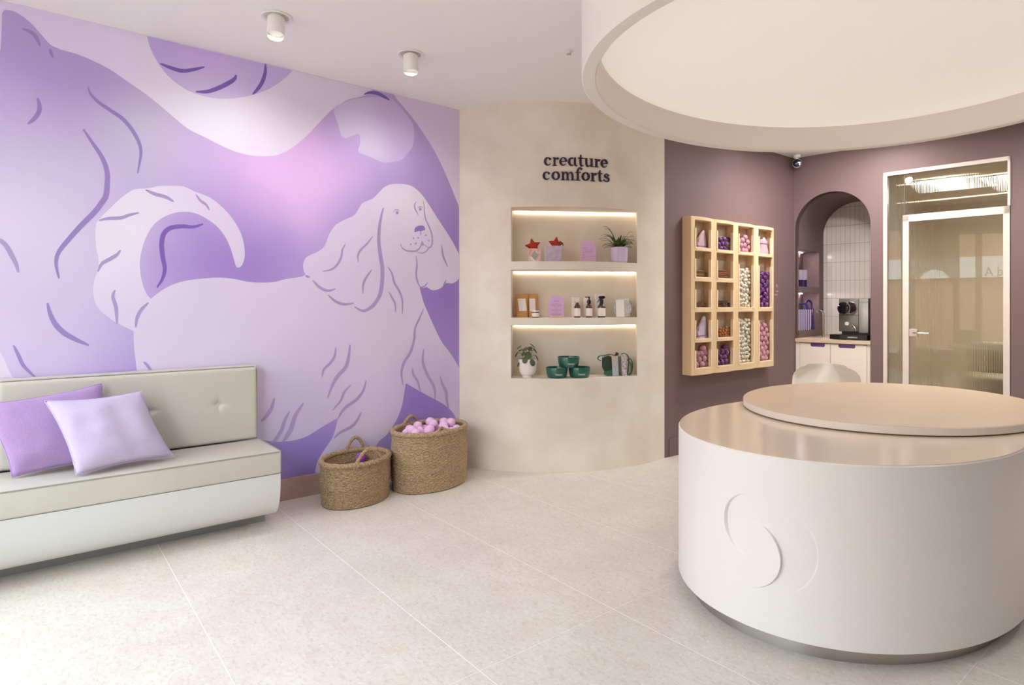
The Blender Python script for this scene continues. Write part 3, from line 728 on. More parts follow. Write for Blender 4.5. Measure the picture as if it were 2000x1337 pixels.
# pillows
def pillow(name, label, TL, TR, BL, BR, T, mat, grp):
    TL, TR, BL, BR = map(Vector, (TL, TR, BL, BR)); c = (TL + TR + BL + BR) / 4
    nrm = ((TR - TL) + (BR - BL)).cross((TL - BL) + (TR - BR)).normalized()
    if nrm.x < 0: nrm = -nrm
    t = thing(name, label, 'cushion', c, 0, grp)
    b = NB(); n = 40
    def pt(a, d, side):
        u, v = 2 * a - 1, 2 * d - 1
        uu = u * (1 - .085 * (1 - v * v) * abs(u) ** 3); vv = v * (1 - .085 * (1 - u * u) * abs(v) ** 3)
        p = (TL * (1 - uu) * (1 + vv) + TR * (1 + uu) * (1 + vv) + BL * (1 - uu) * (1 - vv) + BR * (1 + uu) * (1 - vv)) / 4
        h = T * (max(0, (1 - u * u) * (1 - v * v)) ** .42)
        w = mnoise.noise(Vector((u * 2.2, v * 2.2, side * 3 + T * 40))) * .012 * (1 - max(abs(u), abs(v)) ** 6)
        e = (u * u * v * v) ** 2
        w += .006 * sin(9 * (u + v)) * e * (1 - max(abs(u), abs(v)) ** 12) - .006 * abs(sin(7 * u)) * max(0, -v) ** 3 * (1 - abs(v) ** 8)
        return p + nrm * (side * h * .5 + w)
    F_ = grid(b, lambda a, d: pt(a, d, 1), n, n)
    Bk = grid(b, lambda a, d: pt(a, d, -1), n, n)
    bmesh.ops.remove_doubles(b, verts=b.verts, dist=.0006)
    obj('cover', b, mat, t, 60, world=True)
    s = NB(); loop = [pt(i / 30, 0, 0) for i in range(30)] + [pt(1, i / 30, 0) for i in range(30)] + [pt(1 - i / 30, 1, 0) for i in range(30)] + [pt(0, 1 - i / 30, 0) for i in range(30)]
    tube(s, loop, .0032, 6, closed=True); obj('seam', s, mat, t, 60, world=True)
def fabric(name, c, c2, scale=500, bump=.5):
    m = M(name, c, .9, var=1, vscale=scale, vcol=c2, bump=bump, bscale=scale, sheen=.2, spec=.2); return m
pillow('throw_pillow', 'deep purple tweedy cushion on the sofa at the left edge, behind the lilac one', (-3.805, -.175, .800), (-3.79, .305, .862), (-3.690, -.050, .462), (-3.720, .390, .470), .11, fabric('purple tweed', (156, 124, 172), (178, 148, 192), 330), None)
pillow('throw_pillow', 'pale lilac woven cushion leaning on the sofa in front of the deep purple one', (-3.680, .070, .808), (-3.670, .470, .820), (-3.535, .186, .464), (-3.625, .612, .468), .15, fabric('lilac weave', (182, 168, 200), (202, 190, 216), 420), None)

# ================================================================== BASKETS
def weave_mat(name, c, c2):
    return M(name, c, .75, var=1, vscale=90, vcol=c2, bump=.7, bscale=200, spec=.25, stretch=(1, 1, 2.6))
straw = weave_mat('seagrass', (204, 178, 144), (126, 100, 74)); straw_d = weave_mat('seagrass dark', (196, 168, 134), (118, 92, 68))
def basket(label, c, a, b_, th, h, k, handles, mat):
    t = thing('woven_basket', label, 'basket', (c[0], c[1], 0), th)
    rows_n = int(h / .0098); nu = int(PI * (a + b_) / .026)
    if nu % 2: nu += 1
    bm = NB()
    def wall(dr, amp):
        def fn(u, v):
            ang = 2 * PI * u; z = .004 + v * (h - .012); s = 1 + (k - 1) * v
            s *= 1 + .028 * sin(PI * v) ** 2
            row = v * rows_n; ph = math.floor(row)
            d = amp * (abs(sin(PI * row)) - .5) * (.55 + .45 * cos(PI * (u * nu + ph)))
            d += .003 * mnoise.noise(Vector((5 * cos(ang), 5 * sin(ang), 9 * v)))
            return Vector(((a * s + dr + d) * cos(ang), (b_ * s + dr + d) * sin(ang), z))
        return fn
    grid(bm, wall(0, .0085), nu * 5, rows_n * 4, cu=True); obj('body', bm, mat, t, 80)
    bm = NB(); grid(bm, wall(-.010, -.004), nu * 2, rows_n * 3, cu=True); obj('lining', bm, mat, t, 80)
    bm = NB(); lathe(bm, [(0, .004), (1, .004)], 60)
    for v in bm.verts: v.co.x *= a - .002; v.co.y *= b_ - .002
    obj('bottom', bm, mat, t, 40)
    def rope(path, r, closed, twists, name, par):
        bm = NB(); m = len(path)
        for s in range(3):
            q = []
            for i, p in enumerate(path):
                p = Vector(p); nx = Vector(path[(i + 1) % m] if closed else path[min(i + 1, m - 1)]) - Vector(path[i - 1] if (closed or i) else path[0])
                d = nx.normalized(); n1 = d.orthogonal().normalized() if abs(d.z) > .95 else d.cross(Vector((0, 0, 1))).normalized(); n2 = d.cross(n1)
                ang = 2 * PI * (s / 3 + twists * i / m)
                q.append(p + (n1 * cos(ang) + n2 * sin(ang)) * r * .52)
            tube(bm, q, r * .62, 7, closed=closed)
        return obj(name, bm, mat, par, 80)
    P_ = [((a * k - .004) * cos(2 * PI * i / 240), (b_ * k - .004) * sin(2 * PI * i / 240), h - .004) for i in range(240)]
    rope(P_, .0165, True, int(PI * (a + b_) / .045), 'rim', t)
    for (ang, span, hh, lean) in handles:
        pts = []
        for i in range(49):
            q = i / 48; aa = ang + span * (q - .5) * 2; s = sin(PI * q)
            rr = 1 - lean * s
            pts.append(((a * k - .004) * cos(aa) * rr, (b_ * k - .004) * sin(aa) * rr, h - .03 + (hh + .03) * s ** .62))
        rope(pts, .0115, False, 11, 'handle', t)
    return t
bs = basket('small oval woven straw basket standing beside the sofa with two loop handles', (-3.752, 1.688), .188, .241, .43, .274, 1.03, [(2.43, .29, .085, .04), (5.98, .46, .075, .14)], straw_d)
bb = basket('large oval woven straw basket full of pink balls by the curved wall', (-3.755, 2.250), .215, .300, .25, .398, 1.0, [(3.12, .27, .055, .06), (6.05, .24, .020, .22)], straw)

def ball_mesh(r, sub=3, bump=0, seed=0):
    b = NB(); bmesh.ops.create_icosphere(b, subdivisions=sub, radius=r)
    if bump:
        for v in b.verts: v.co *= 1 + bump * mnoise.noise(v.co.normalized() * 2.4 + Vector((seed, 0, 0)))
    return b
def seam_mat(name, c, line, rough=.5, w=.09):
    m = M(name, c, rough, spec=.4); nt = m.node_tree; N = nt.nodes; L = nt.links; p = N['Principled BSDF']
    tc = [n for n in N if n.type == 'TEX_COORD'][0]
    nz = N.new('ShaderNodeVectorMath'); nz.operation = 'NORMALIZE'; L.new(tc.outputs['Object'], nz.inputs[0])
    sp = N.new('ShaderNodeSeparateXYZ'); L.new(nz.outputs[0], sp.inputs[0])
    q = math_node(nt, 'SUBTRACT', math_node(nt, 'MULTIPLY', sp.outputs[0], sp.outputs[0]), math_node(nt, 'MULTIPLY', sp.outputs[1], sp.outputs[1]))
    d = math_node(nt, 'ABSOLUTE', math_node(nt, 'SUBTRACT', sp.outputs[2], math_node(nt, 'MULTIPLY', q, .62)))
    f = math_node(nt, 'LESS_THAN', d, w)
    x = N.new('ShaderNodeMix'); x.data_type = 'RGBA'; L.new(f, x.inputs['Factor']); x.inputs['A'].default_value = lin(c); x.inputs['B'].default_value = lin(line)
    L.new(x.outputs['Result'], p.inputs['Base Color']); return m
pink_ball = seam_mat('pink rubber ball', (230, 188, 222), (238, 206, 232), .5, .05)
purple_ball = seam_mat('purple rubber ball', (104, 38, 112), (226, 196, 226), .4, .06)
def pack(n, r, inside, hbase, tries=70, rnd=0):
    """drop balls of radius r one by one into a container; inside() gives a random (x, y)"""
    P = []
    for _ in range(n):
        best = None
        for _t in range(tries):
            x, y = inside()
            z = hbase + r
            for (a, b, c) in P:
                dd = 4.04 * r * r - (x - a) ** 2 - (y - b) ** 2
                if dd > 0: z = max(z, c + math.sqrt(dd))
            if best is None or z < best[2]: best = (x, y, z)
        P.append(best)
    return P
# balls in the big basket: a false heap, the top layer shows
bbM = MW[bb]
def in_bb():
    while True:
        x, y = random.uniform(-1, 1), random.uniform(-1, 1)
        if x * x + y * y < 1: return x * (.215 - .052), y * (.300 - .052)
proto = {}
def balls(kind, mat, r, pts, label, cat, group, names=None, sub=3, bump=0):
    key = (kind, r)
    for i, p in enumerate(pts):
        if key not in proto:
            o = obj(kind, ball_mesh(r, sub, bump), mat, None, 80); proto[key] = o
            tag(o, '', cat)
        else:
            o = proto[key].copy(); COL.objects.link(o)
        o.location = p; o.rotation_euler = (random.uniform(0, 6), random.uniform(0, 6), random.uniform(0, 6))
        o['label'] = names[i] if names else label; o['group'] = group
P_ = pack(58, .034, in_bb, .006)
zmax = max(p[2] for p in P_)
P_ = [bbM @ Vector(p) for p in P_]
dz = .352 - 0
lift = (.398 + .012) - zmax
P_ = [p + Vector((0, 0, lift)) for p in P_ if p.z > 0]
b = NB(); prism(b, [((.215 - .016) * cos(2 * PI * i / 60), (.300 - .016) * sin(2 * PI * i / 60)) for i in range(60)], lambda x, y, d: Vector((x, y, d)), .006, min(p.z for p in P_) - .034)
obj('inner_tray', b, straw_d, bb, 30)
balls('toy_ball', pink_ball, .034, P_, 'pink rubber toy ball heaped in the large woven basket', 'ball', 'pink balls in the large basket')
bsM = MW[bs]
balls('toy_ball', seam_mat('bright purple ball', (150, 52, 186), (236, 206, 240), .4, .06), .0341, [bsM @ Vector((-.085, .149, .2255))], 'single purple ball with white line inside the small woven basket', 'ball', 'ball in the small basket')
b = NB(); prism(b, [(.172 * cos(2 * PI * i / 60), .225 * sin(2 * PI * i / 60)) for i in range(60)], lambda x, y, d: Vector((x, y, d)), .006, .191)
obj('inner_tray', b, straw_d, bs, 30)

# ================================================================== CEILING SPOTS, SPRINKLER, CAMERA
def downlight(loc, label, tilt, az, energy, aim):
    t = thing('downlight', label, 'ceiling spotlight', loc)
    b = NB(); lathe(b, [(.062, 0), (.080, -.001), (.082, -.005), (.078, -.008), (.065, -.004), (.062, 0)], 40); obj('trim_ring', b, white_m, t, 40)
    b = NB(); lathe(b, [(0, -.001), (.063, -.001)], 40); obj('recess', b, M('recess grey', (196, 191, 184), .6), t, 40)
    fr = Matrix.Rotation(az, 4, 'Z') @ Matrix.Rotation(tilt, 4, 'Y')
    b = NB(); lathe(b, [(0, -.020), (.034, -.020), (.042, -.092), (.045, -.092), (.045, .012), (.043, .014), (0, .014)], 40, frame=Tr(0, 0, -.012) @ fr @ Tr(0, 0, -.012)); can = obj('spot_can', b, M('white powder coat', (240, 238, 234), .4), t, 40)
    b = NB(); lathe(b, [(0, -.070), (.038, -.070)], 30, frame=Tr(0, 0, -.012) @ fr @ Tr(0, 0, -.012)); obj('lens', b, M('lit lens', (240, 236, 228), .4, emit=.12), can, 0)
    if energy:
        d = (fr @ Vector((0, 0, -1)))
        lamp('SPOT', 'spot', Vector(loc) + d * .12 + Vector((0, 0, -.01)), energy, K('soft'), spot_size=2.1, spot_blend=1.0, shadow_soft_size=.04, aim=aim)
    return t
downlight(onZ(540, 33, ZC), 'white adjustable ceiling spotlight nearest the camera, above the mural', .25, PI * .85, 19, (XL, 1.05, 1.55))
downlight(onZ(802, 106, ZC), 'white adjustable ceiling spotlight closer to the curved wall', .12, PI * .9, 19, (XL, 2.05, 1.55))
for p, e, aim, lb in (((-2.55, 5.05, ZC), 9, (-3.15, 5.2, 1.2), 'unseen ceiling spotlight added behind the drum to light the wooden treat dispenser'), ((-2.30, 5.05, ZC), 42, (-2.86, 7.1, 1.45), 'unseen ceiling spotlight added behind the drum to brighten the arched kitchenette'),
                      ((-1.35, 5.55, ZC), 12, (-1.3, 6.4, 1.0), 'unseen ceiling spotlight added behind the drum to light the glass door')):
    downlight(p, lb, .2, PI, e, aim)  # out-of-view spotlights added to lift the back of the room
for p, e in (((-2.35, 5.2), 24), ((-1.2, 5.4), 22), ((.3, 5.2), 17), ((1.3, 3.6), 6), ((-2.2, 5.95), 9)):      # unseen fill lights added to brighten the room's dim back and right
    lamp('AREA', 'fill_light', (p[0], p[1], ZC - .02), e, K('soft'), shape='DISK', size=.30)
t = thing('sprinkler', 'tiny white sprinkler head on the ceiling near the oval drum', 'sprinkler', onZ(1111, 99, ZC))
b = NB(); lathe(b, [(0, -.001), (.026, -.001), (.026, -.004), (.008, -.006), (.008, -.018), (0, -.018)], 24); obj('escutcheon', b, white_m, t, 40)
b = NB(); lathe(b, [(0, -.020), (.016, -.020), (.016, -.022), (0, -.022)], 20); obj('deflector', b, chrome, t, 40)
t = thing('security_camera', 'small white security camera with black face under the ceiling in the mauve corner', 'camera', (XD + .085, 6.20, ZC))
b = NB(); lathe(b, [(0, 0), (.035, 0), (.035, -.022), (.022, -.03), (.014, -.03), (.014, -.055), (0, -.055)], 28); obj('mount', b, white_m, t, 40)
fr = Tr(0, 0, -.085) @ (Vector((CAM.x - XD, CAM.y - 6.2, -.55)).to_track_quat('Z', 'Y').to_matrix().to_4x4())
b = NB(); lathe(b, [(0, -.06), (.03, -.06), (.041, -.045), (.043, .045), (.040, .05)], 32, frame=fr); hsg = obj('housing', b, white_m, t, 40)
b = NB(); lathe(b, [(.040, .050), (.034, .056), (.0, .058)], 32, frame=fr); obj('face', b, M('glossy black', (10, 10, 16), .08), t, 40)
b = NB(); lathe(b, [(.0275, .0572), (.0295, .0582), (.0312, .0568)], 32, frame=fr); obj('ring', b, M('blue ring', (24, 34, 120), .3), t, 40)

# ================================================================== SHOP NAME ON THE CURVED WALL
def stroke_arc(cx, cy, rx, ry, a0_, a1_, n=14): return [(cx + rx * cos(math.radians(a0_ + (a1_ - a0_) * i / n)), cy + ry * sin(math.radians(a0_ + (a1_ - a0_) * i / n))) for i in range(n + 1)]
GL = {
 'c': (.80, [(stroke_arc(.40, .50, .285, .40, 38, 325), [.10, .12, .20, .27, .27, .20, .12, .09])], [(.60, .76, .115)]),
 'o': (.92, [(stroke_arc(.45, .50, .30, .41, 90, 270), [.11, .22, .27, .22, .11]), (stroke_arc(.45, .50, .30, .41, -90, 90), [.11, .22, .27, .22, .11])], []),
 'e': (.84, [(stroke_arc(.40, .50, .285, .41, 8, 180), [.24, .20, .13, .18, .27]), (stroke_arc(.40, .50, .285, .41, 180, 325), [.27, .22, .12, .08]), ([(.16, .50), (.40, .51), (.78, .53)], [.10, .10, .10])], []),
 'r': (.68, [([(.23, .02), (.23, .5), (.23, .93)], [.23, .23, .23]), ([(.02, .05), (.23, .045), (.46, .05)], [.09, .10, .09]), ([(.04, .90), (.23, .90)], [.07, .11]), ([(.28, .58), (.36, .78), (.50, .88)], [.06, .10, .16])], [(.53, .81, .125)]),
 'a': (.98, [(stroke_arc(.40, .50, .28, .41, 60, 300), [.12, .15, .25, .27, .25, .15, .12]), ([(.70, .97), (.69, .6), (.70, .25), (.80, .07), (.95, .10)], [.20, .23, .24, .16, .07])], []),
 't': (.62, [([(.30, 1.30), (.27, 1.0), (.27, .4), (.34, .10), (.58, .13)], [.10, .22, .24, .20, .06]), ([(.02, .92), (.27, .91), (.56, .92)], [.10, .10, .10])], []),
 'u': (1.04, [([(.24, .95), (.24, .45), (.34, .08), (.60, .14), (.72, .34)], [.23, .23, .20, .10, .07]), ([(.78, .95), (.78, .5), (.79, .03)], [.23, .23, .23]), ([(.03, .91), (.24, .91)], [.08, .10]), ([(.57, .91), (.78, .91)], [.08, .10]), ([(.79, .06), (1.0, .06)], [.12, .07])], []),
 'm': (1.38, [([(.22, .02), (.22, .93)], [.23, .23]), ([(.28, .60), (.44, .88), (.62, .80), (.66, .45), (.66, .02)], [.06, .15, .21, .23, .23]), ([(.72, .60), (.90, .88), (1.08, .80), (1.13, .45), (1.13, .02)], [.06, .15, .21, .23, .23]), ([(.02, .05), (.44, .05)], [.09, .09]), ([(.50, .05), (.86, .05)], [.09, .09]), ([(.96, .05), (1.36, .05)], [.09, .09]), ([(.03, .90), (.22, .90)], [.07, .11])], []),
 'f': (.60, [([(.26, .02), (.26, .6), (.27, 1.12), (.40, 1.40), (.60, 1.40)], [.23, .23, .23, .17, .12]), ([(.02, .92), (.26, .91), (.56, .92)], [.10, .10, .10]), ([(.04, .05), (.50, .05)], [.09, .09])], [(.62, 1.31, .115)]),
 's': (.72, [([(.58, .80), (.42, .92), (.22, .82), (.22, .64), (.42, .52), (.60, .38), (.58, .16), (.36, .07), (.12, .18)], [.08, .10, .15, .22, .25, .23, .17, .11, .08])], [(.12, .22, .09), (.57, .77, .09)]),
}
def word(bm, s, fn, d0, d1):
    W_ = sum(GL[ch][0] for ch in s); x0 = 0
    for ch in s:
        adv, stk, bl_ = GL[ch]
        for pts, w in stk:
            ribbon(bm, stroke2d(pts, 0, n=5, widths=[q * .86 for q in w]), lambda x, y, d, x0=x0: fn((x0 + x) / W_, y, d), d0, d1)
        for x, y, r in bl_:
            prism(bm, [(x0 + x + r * cos(2 * PI * i / 16), y + r * sin(2 * PI * i / 16)) for i in range(16)], lambda X, Y, d: fn(X / W_, Y, d), d0, d1)
        x0 += adv
sign_m = M('dark plum lettering', (48, 30, 58), .5)
def arc_line(xa, xb, ya, yb):       # baseline given on the picture; returns the map on to the wall
    A0, tA = arc_hit(xa); A1, tB = arc_hit(xb)
    z0 = CAM_H + (HZ - ya) / FPX * tA; z1 = CAM_H + (HZ - yb) / FPX * tB
    zz = (z0 + z1) / 2; xh = 17.6 * (tA + tB) / 2 / FPX
    return lambda u, y, d: arc(A0 + (A1 - A0) * u, d, zz + y * xh)
sg = thing('wall_lettering', 'dark plum shop-name lettering in two lines on the curved plaster wall', 'sign', arc((arc_hit(1062)[0] + arc_hit(1187)[0]) / 2, 0, 1.95))
bm = NB(); word(bm, 'creature', arc_line(1062, 1187.5, 324.5, 328.5), .0005, .009); obj('upper_word', bm, sign_m, sg, 0, world=True)
bm = NB(); word(bm, 'comforts', arc_line(1059.5, 1190, 352, 356.5), .0005, .009); obj('lower_word', bm, sign_m, sg, 0, world=True)

# ================================================================== NICHE CONTENT
def S(px_, frac, z):
    d = pdir(px_)
    a, t0 = arc_hit(px_)
    n = Vector((-NEY.x, -NEY.y, 0)); t1 = (NBL.dot(n)) / d.dot(n)
    q = d * (t0 + (t1 - t0) * frac); return Vector((q.x, q.y, z)), (t0 + (t1 - t0) * frac) / FPX
ZS1, ZS2, ZS3 = Z_N[4], Z_N[2], Z_N[0]
# toy packs with red stars
def star_toy(px_, frac, zbase, rr, lean, label):
    p, k = S(px_, frac, zbase)
    t = thing('star_toy', label, 'soft toy', p, NROT)
    pts = []
    for i in range(10):
        a = PI / 2 + i * PI / 5 + lean; r = rr if i % 2 == 0 else rr * .50
        pts.append((r * cos(a), r * sin(a), 0))
    out = []
    for i in range(10):
        a, b_, c = Vector(pts[i - 1]), Vector(pts[i]), Vector(pts[(i + 1) % 10])
        q = .26 if i % 2 == 0 else .12
        for s in np.linspace(0, 1, 6):
            m1 = b_ + (a - b_) * q; m2 = b_ + (c - b_) * q
            out.append((m1 * (1 - s) ** 2 + b_ * 2 * s * (1 - s) + m2 * s * s))
    bm = NB(); R = [0, .3, .55, .75, .9, 1]
    for side in (1, -1):
        rows = []
        for q in R[1:]: rows.append([bm.verts.new((o_.x * q, -side * rr * .30 * math.sqrt(max(0, 1 - q * q)) , o_.y * q)) for o_ in out])
        c = bm.verts.new((0, -side * rr * .30, 0))
        m = len(out)
        for i in range(m): bm.faces.new((c, rows[0][i], rows[0][(i + 1) % m]))
        for A, Bq in zip(rows, rows[1:]):
            for i in range(m): bm.faces.new((A[i], Bq[i], Bq[(i + 1) % m], A[(i + 1) % m]))
    bmesh.ops.remove_doubles(bm, verts=bm.verts, dist=.0003)
    o = obj('body', bm, M('red felt', (176, 66, 46), .95, var=.6, vscale=60, bump=.5, bscale=400, spec=.15), t, 80)
    return t, k
def pack_box(px0, px1, ytop, frac, zb, label, mat, strip):
    pa, k = S(px0, frac, zb); pb, _ = S(px1, frac, zb); w = (pb - pa).length; h = CAM_H + (HZ - ytop) / FPX * (k * FPX) - zb
    t = thing('toy_pack', label, 'toy pack', (pa + pb) / 2, NROT)
    b = NB(); box(b, (-w / 2, 0, 0), (w / 2, .004, h)); box(b, (-w / 2, .046, 0), (w / 2, .05, h)); box(b, (-w / 2, 0, 0), (-w / 2 + .003, .05, h)); box(b, (w / 2 - .003, 0, 0), (w / 2, .05, h)); box(b, (-w / 2, 0, 0), (w / 2, .05, .003))
    obj('carton', b, M('carton white', (228, 222, 218), .5), t, 0)
    b = NB(); box(b, (-w / 2 + .003, -.0012, .002), (w / 2 - .003, -.0002, h - .002)); f = obj('front_print', b, mat, t, 0)
    if strip:
        b = NB(); prism(b, [(-w * .32, h * .40), (-w * .02, h * .84), (w * .32, h * .50), (w * .03, h * .12)], lambda x, z, d: Vector((x, -.0016 - d, z)), 0, .0006); obj('grey_panel', b, M('grey green print', (158, 166, 160), .6), f, 0)
        b = NB(); prism(b, [(-w * .40, h * .34), (-w * .26, h * .42), (w * .10, h * .06), (-w * .04, h * .02)], lambda x, z, d: Vector((x, -.0018 - d, z)), 0, .0006); obj('white_band', b, white_m, f, 0)
    return t
print1 = M('pastel print', (236, 226, 222), .5, var=1, vscale=22, vcol=(214, 120, 116)); print2 = M('lilac marbled print', (206, 190, 208), .5, var=1, vscale=30, vcol=(176, 156, 186))
pack_box(1031.5, 1056.5, 485, .34, ZS1, 'small white printed toy pack with a grey diamond panel on the top niche shelf', print1, True)
pack_box(1065.5, 1097.5, 479.5, .34, ZS1, 'larger lilac marbled toy pack on the top niche shelf', print2, False)
t, k = star_toy(1041, .47, ZS1 + .124, .068, .22, 'red star soft toy with rounded points rising out of the pastel pack, left'); 
t, k = star_toy(1085.5, .47, ZS1 + .138, .066, -.12, 'red pointed star soft toy rising out of the lilac marbled pack')
b = NB(); tube(b, spline([(.028, -.012, .026), (.048, -.010, .012), (.058, -.008, -.008)], 5), .0032, 8); obj('cord', b, black_m, t, 60)
# arched lilac signs
def arch_sign(px0, px1, ytop, frac, zb, label, rows):
    pa, k = S(px0, frac, zb); pb, _ = S(px1, frac, zb); w = (pb - pa).length; h = (HZ - ytop) * k + CAM_H - zb
    t = thing('arched_sign', label, 'sign', (pa + pb) / 2, NROT); zf = .014
    b = NB(); prism(b, [(-w / 2, .004), (w / 2, .004)] + arch_pts(-w / 2, w / 2, h - w * .42, h, 24), lambda x, z, d: Vector((x, d, z)), -.004, .004); pl_ = obj('panel', b, M('lilac acrylic', (214, 178, 218), .35), t, 30)
    b = NB(); box(b, (-w * .46, -.018, 0), (w * .46, .018, zf), .002); obj('foot', b, pale_wood, t, 30)
    b = NB()
    for (zz, xa, xb, th) in rows:
        x = xa
        while x < xb:
            l = random.uniform(.03, .09); box(b, (x * w, -.0046, zz * h), (min(x + l, xb) * w, -.0041, zz * h + th)); x += l + .025
    obj('printed_text', b, M('purple ink', (130, 92, 150), .6), pl_, 0)
arch_sign(1134, 1163.5, 470, .40, ZS1, 'lilac arched sign standing between the red star packs and the spider plant', [(.66, -.36, -.10, .003), (.58, -.36, .30, .002), (.52, -.36, .34, .002), (.46, -.36, .30, .002), (.34, -.36, -.20, .003), (.28, -.36, -.25, .002), (.28, .22, .34, .002), (.20, -.36, -.22, .003)])
arch_sign(1071, 1101.5, 576.5, .40, ZS2, 'lilac arched sign with centred text on the middle niche shelf', [(.74, -.20, .20, .003), (.63, -.12, .14, .002), (.57, -.36, .36, .002), (.52, -.34, .34, .002), (.47, -.15, .15, .002), (.40, -.08, .08, .002), (.35, -.34, .34, .002), (.30, -.34, .34, .002), (.22, -.12, .12, .002), (.17, -.34, .34, .002), (.12, -.28, .30, .002)])
# spider plant
p, k = S(1209.5, .42, ZS1); t = thing('spider_plant', 'spider plant with long arching striped leaves in a pale lilac faceted pot', 'potted plant', p, NROT)
ph, pr0 = .123, .066
b = NB(); lathe(b, [(0, 0), (pr0 * .86, 0), (pr0 * .97, .014), (pr0 * 1.02, ph * .55), (pr0 * 1.02, ph), (pr0 * .93, ph), (pr0 * .93, ph - .02), (0, ph - .02)], 12); obj('pot', b, M('lilac glaze', (206, 192, 224), .3, coat=.3), t, 15)
b = NB(); lathe(b, [(0, ph - .016), (pr0 * .92, ph - .018)], 16); obj('soil', b, M('soil', (52, 38, 30), .9), t, 0)
b = NB(); R_ = random.Random(3)
for i in range(78):
    a = i * 2.4 + R_.uniform(-.3, .3); L_ = R_.uniform(.10, .20); lift_ = R_.uniform(.25, 1.25); w = R_.uniform(.005, .0085)
    if abs(sin(a)) > .45: L_ *= .62
    elif cos(a) > 0: L_ *= .74
    pts = []; x = 0
    for q in np.linspace(0, 1, 12):
        r_ = .012 + L_ * q * (1.05 - .35 * lift_); z = ph - .02 + L_ * (lift_ * 1.75 * q - (.30 + .75 * lift_) * q * q * 1.15 + .25 * q)
        pts.append(Vector((r_ * cos(a), min(r_ * sin(a), .085), max(z, .004))))
    sd = Vector((-sin(a), cos(a), 0)); rows = []
    for q, pnt in zip(np.linspace(0, 1, 12), pts):
        ww = w * (1 - .92 * q ** 2.2); rows.append([b.verts.new(pnt - sd * ww), b.verts.new(pnt + Vector((0, 0, -.0025))), b.verts.new(pnt + sd * ww)])
    for A, Bq in zip(rows, rows[1:]):
        b.faces.new((A[0], A[1], Bq[1], Bq[0])); b.faces.new((A[1], A[2], Bq[2], Bq[1]))
obj('foliage', b, M('leaf green', (92, 112, 62), .5, var=1, vscale=30, vcol=(44, 62, 28)), t, 60)
# kraft pouches and jar
kraft = M('kraft paper', (206, 152, 92), .7, var=.4, vscale=12)
def pouch(px0, px1, ytop, frac, label, lab):
    pa, k = S(px0, frac, ZS2); pb, _ = S(px1, frac, ZS2); w = (pb - pa).length; h = (HZ - ytop) * k + CAM_H - ZS2
    t = thing('kraft_pouch', label, 'pouch', (pa + pb) / 2, NROT)
    b = NB()
    def f(a, c):
        ang = 2 * PI * a; th = .030 * (1 - c) ** .7 * (1 if c < .98 else .6) + .0015
        x = w / 2 * math.copysign(abs(cos(ang)) ** .5, cos(ang)) * (1 - .05 * sin(PI * c)); y = th * math.copysign(abs(sin(ang)) ** .8, sin(ang))
        return Vector((x, y + .03, h * c))
    V = grid(b, f, 48, 16, cu=True); b.faces.new([v[0] for v in V][::-1]); b.faces.new([v[-1] for v in V]); o = obj('bag', b, kraft, t, 50)
    b = NB(); (u0, v0, u1, v1, sl) = lab
    def g(a, c):
        z = h * (v0 + (v1 - v0) * c); x = w * (u0 + (u1 - u0) * a) - sl * w * (c - .5)
        th = .030 * (1 - z / h) ** .7 + .0015
        q = min(1, abs(2 * x / w)) ; y = -th * (max(0.0, 1 - q ** 4) ** .4)
        return Vector((x, y + .03 - .0012, z))
    grid(b, g, 14, 10); obj('paper_label', b, M('label paper', (234, 226, 222), .6), t, 60)
pouch(1008, 1032, 573, .55, 'brown kraft pouch with tilted white label at the left end of the middle niche shelf', (-.30, .27, .34, .79, .12))
pouch(1032.5, 1051, 573.5, .66, 'brown kraft pouch with white label behind the small white jar', (-.38, .26, .22, .80, .03))
p, k = S(1046, .30, ZS2); t = thing('cosmetic_jar', 'small white-labelled jar with pale lid before the kraft pouches', 'jar', p, NROT); r = 7.2 * k
b = NB(); lathe(b, [(0, 0), (r, 0), (r, .043), (0, .043)], 28); obj('body', b, M('amber glass', (70, 34, 18), .1, coat=.5), t, 40)
b = NB(); lathe(b, [(r + .0006, .006), (r + .0006, .036)], 28); obj('paper_label', b, M('label paper', 0), t, 40)
b = NB(); lathe(b, [(0, .056), (r, .056), (r + .001, .054), (r + .001, .044), (0, .044)], 28); obj('lid', b, M('pale lid', (222, 216, 212), .35, metal=.3), t, 40)
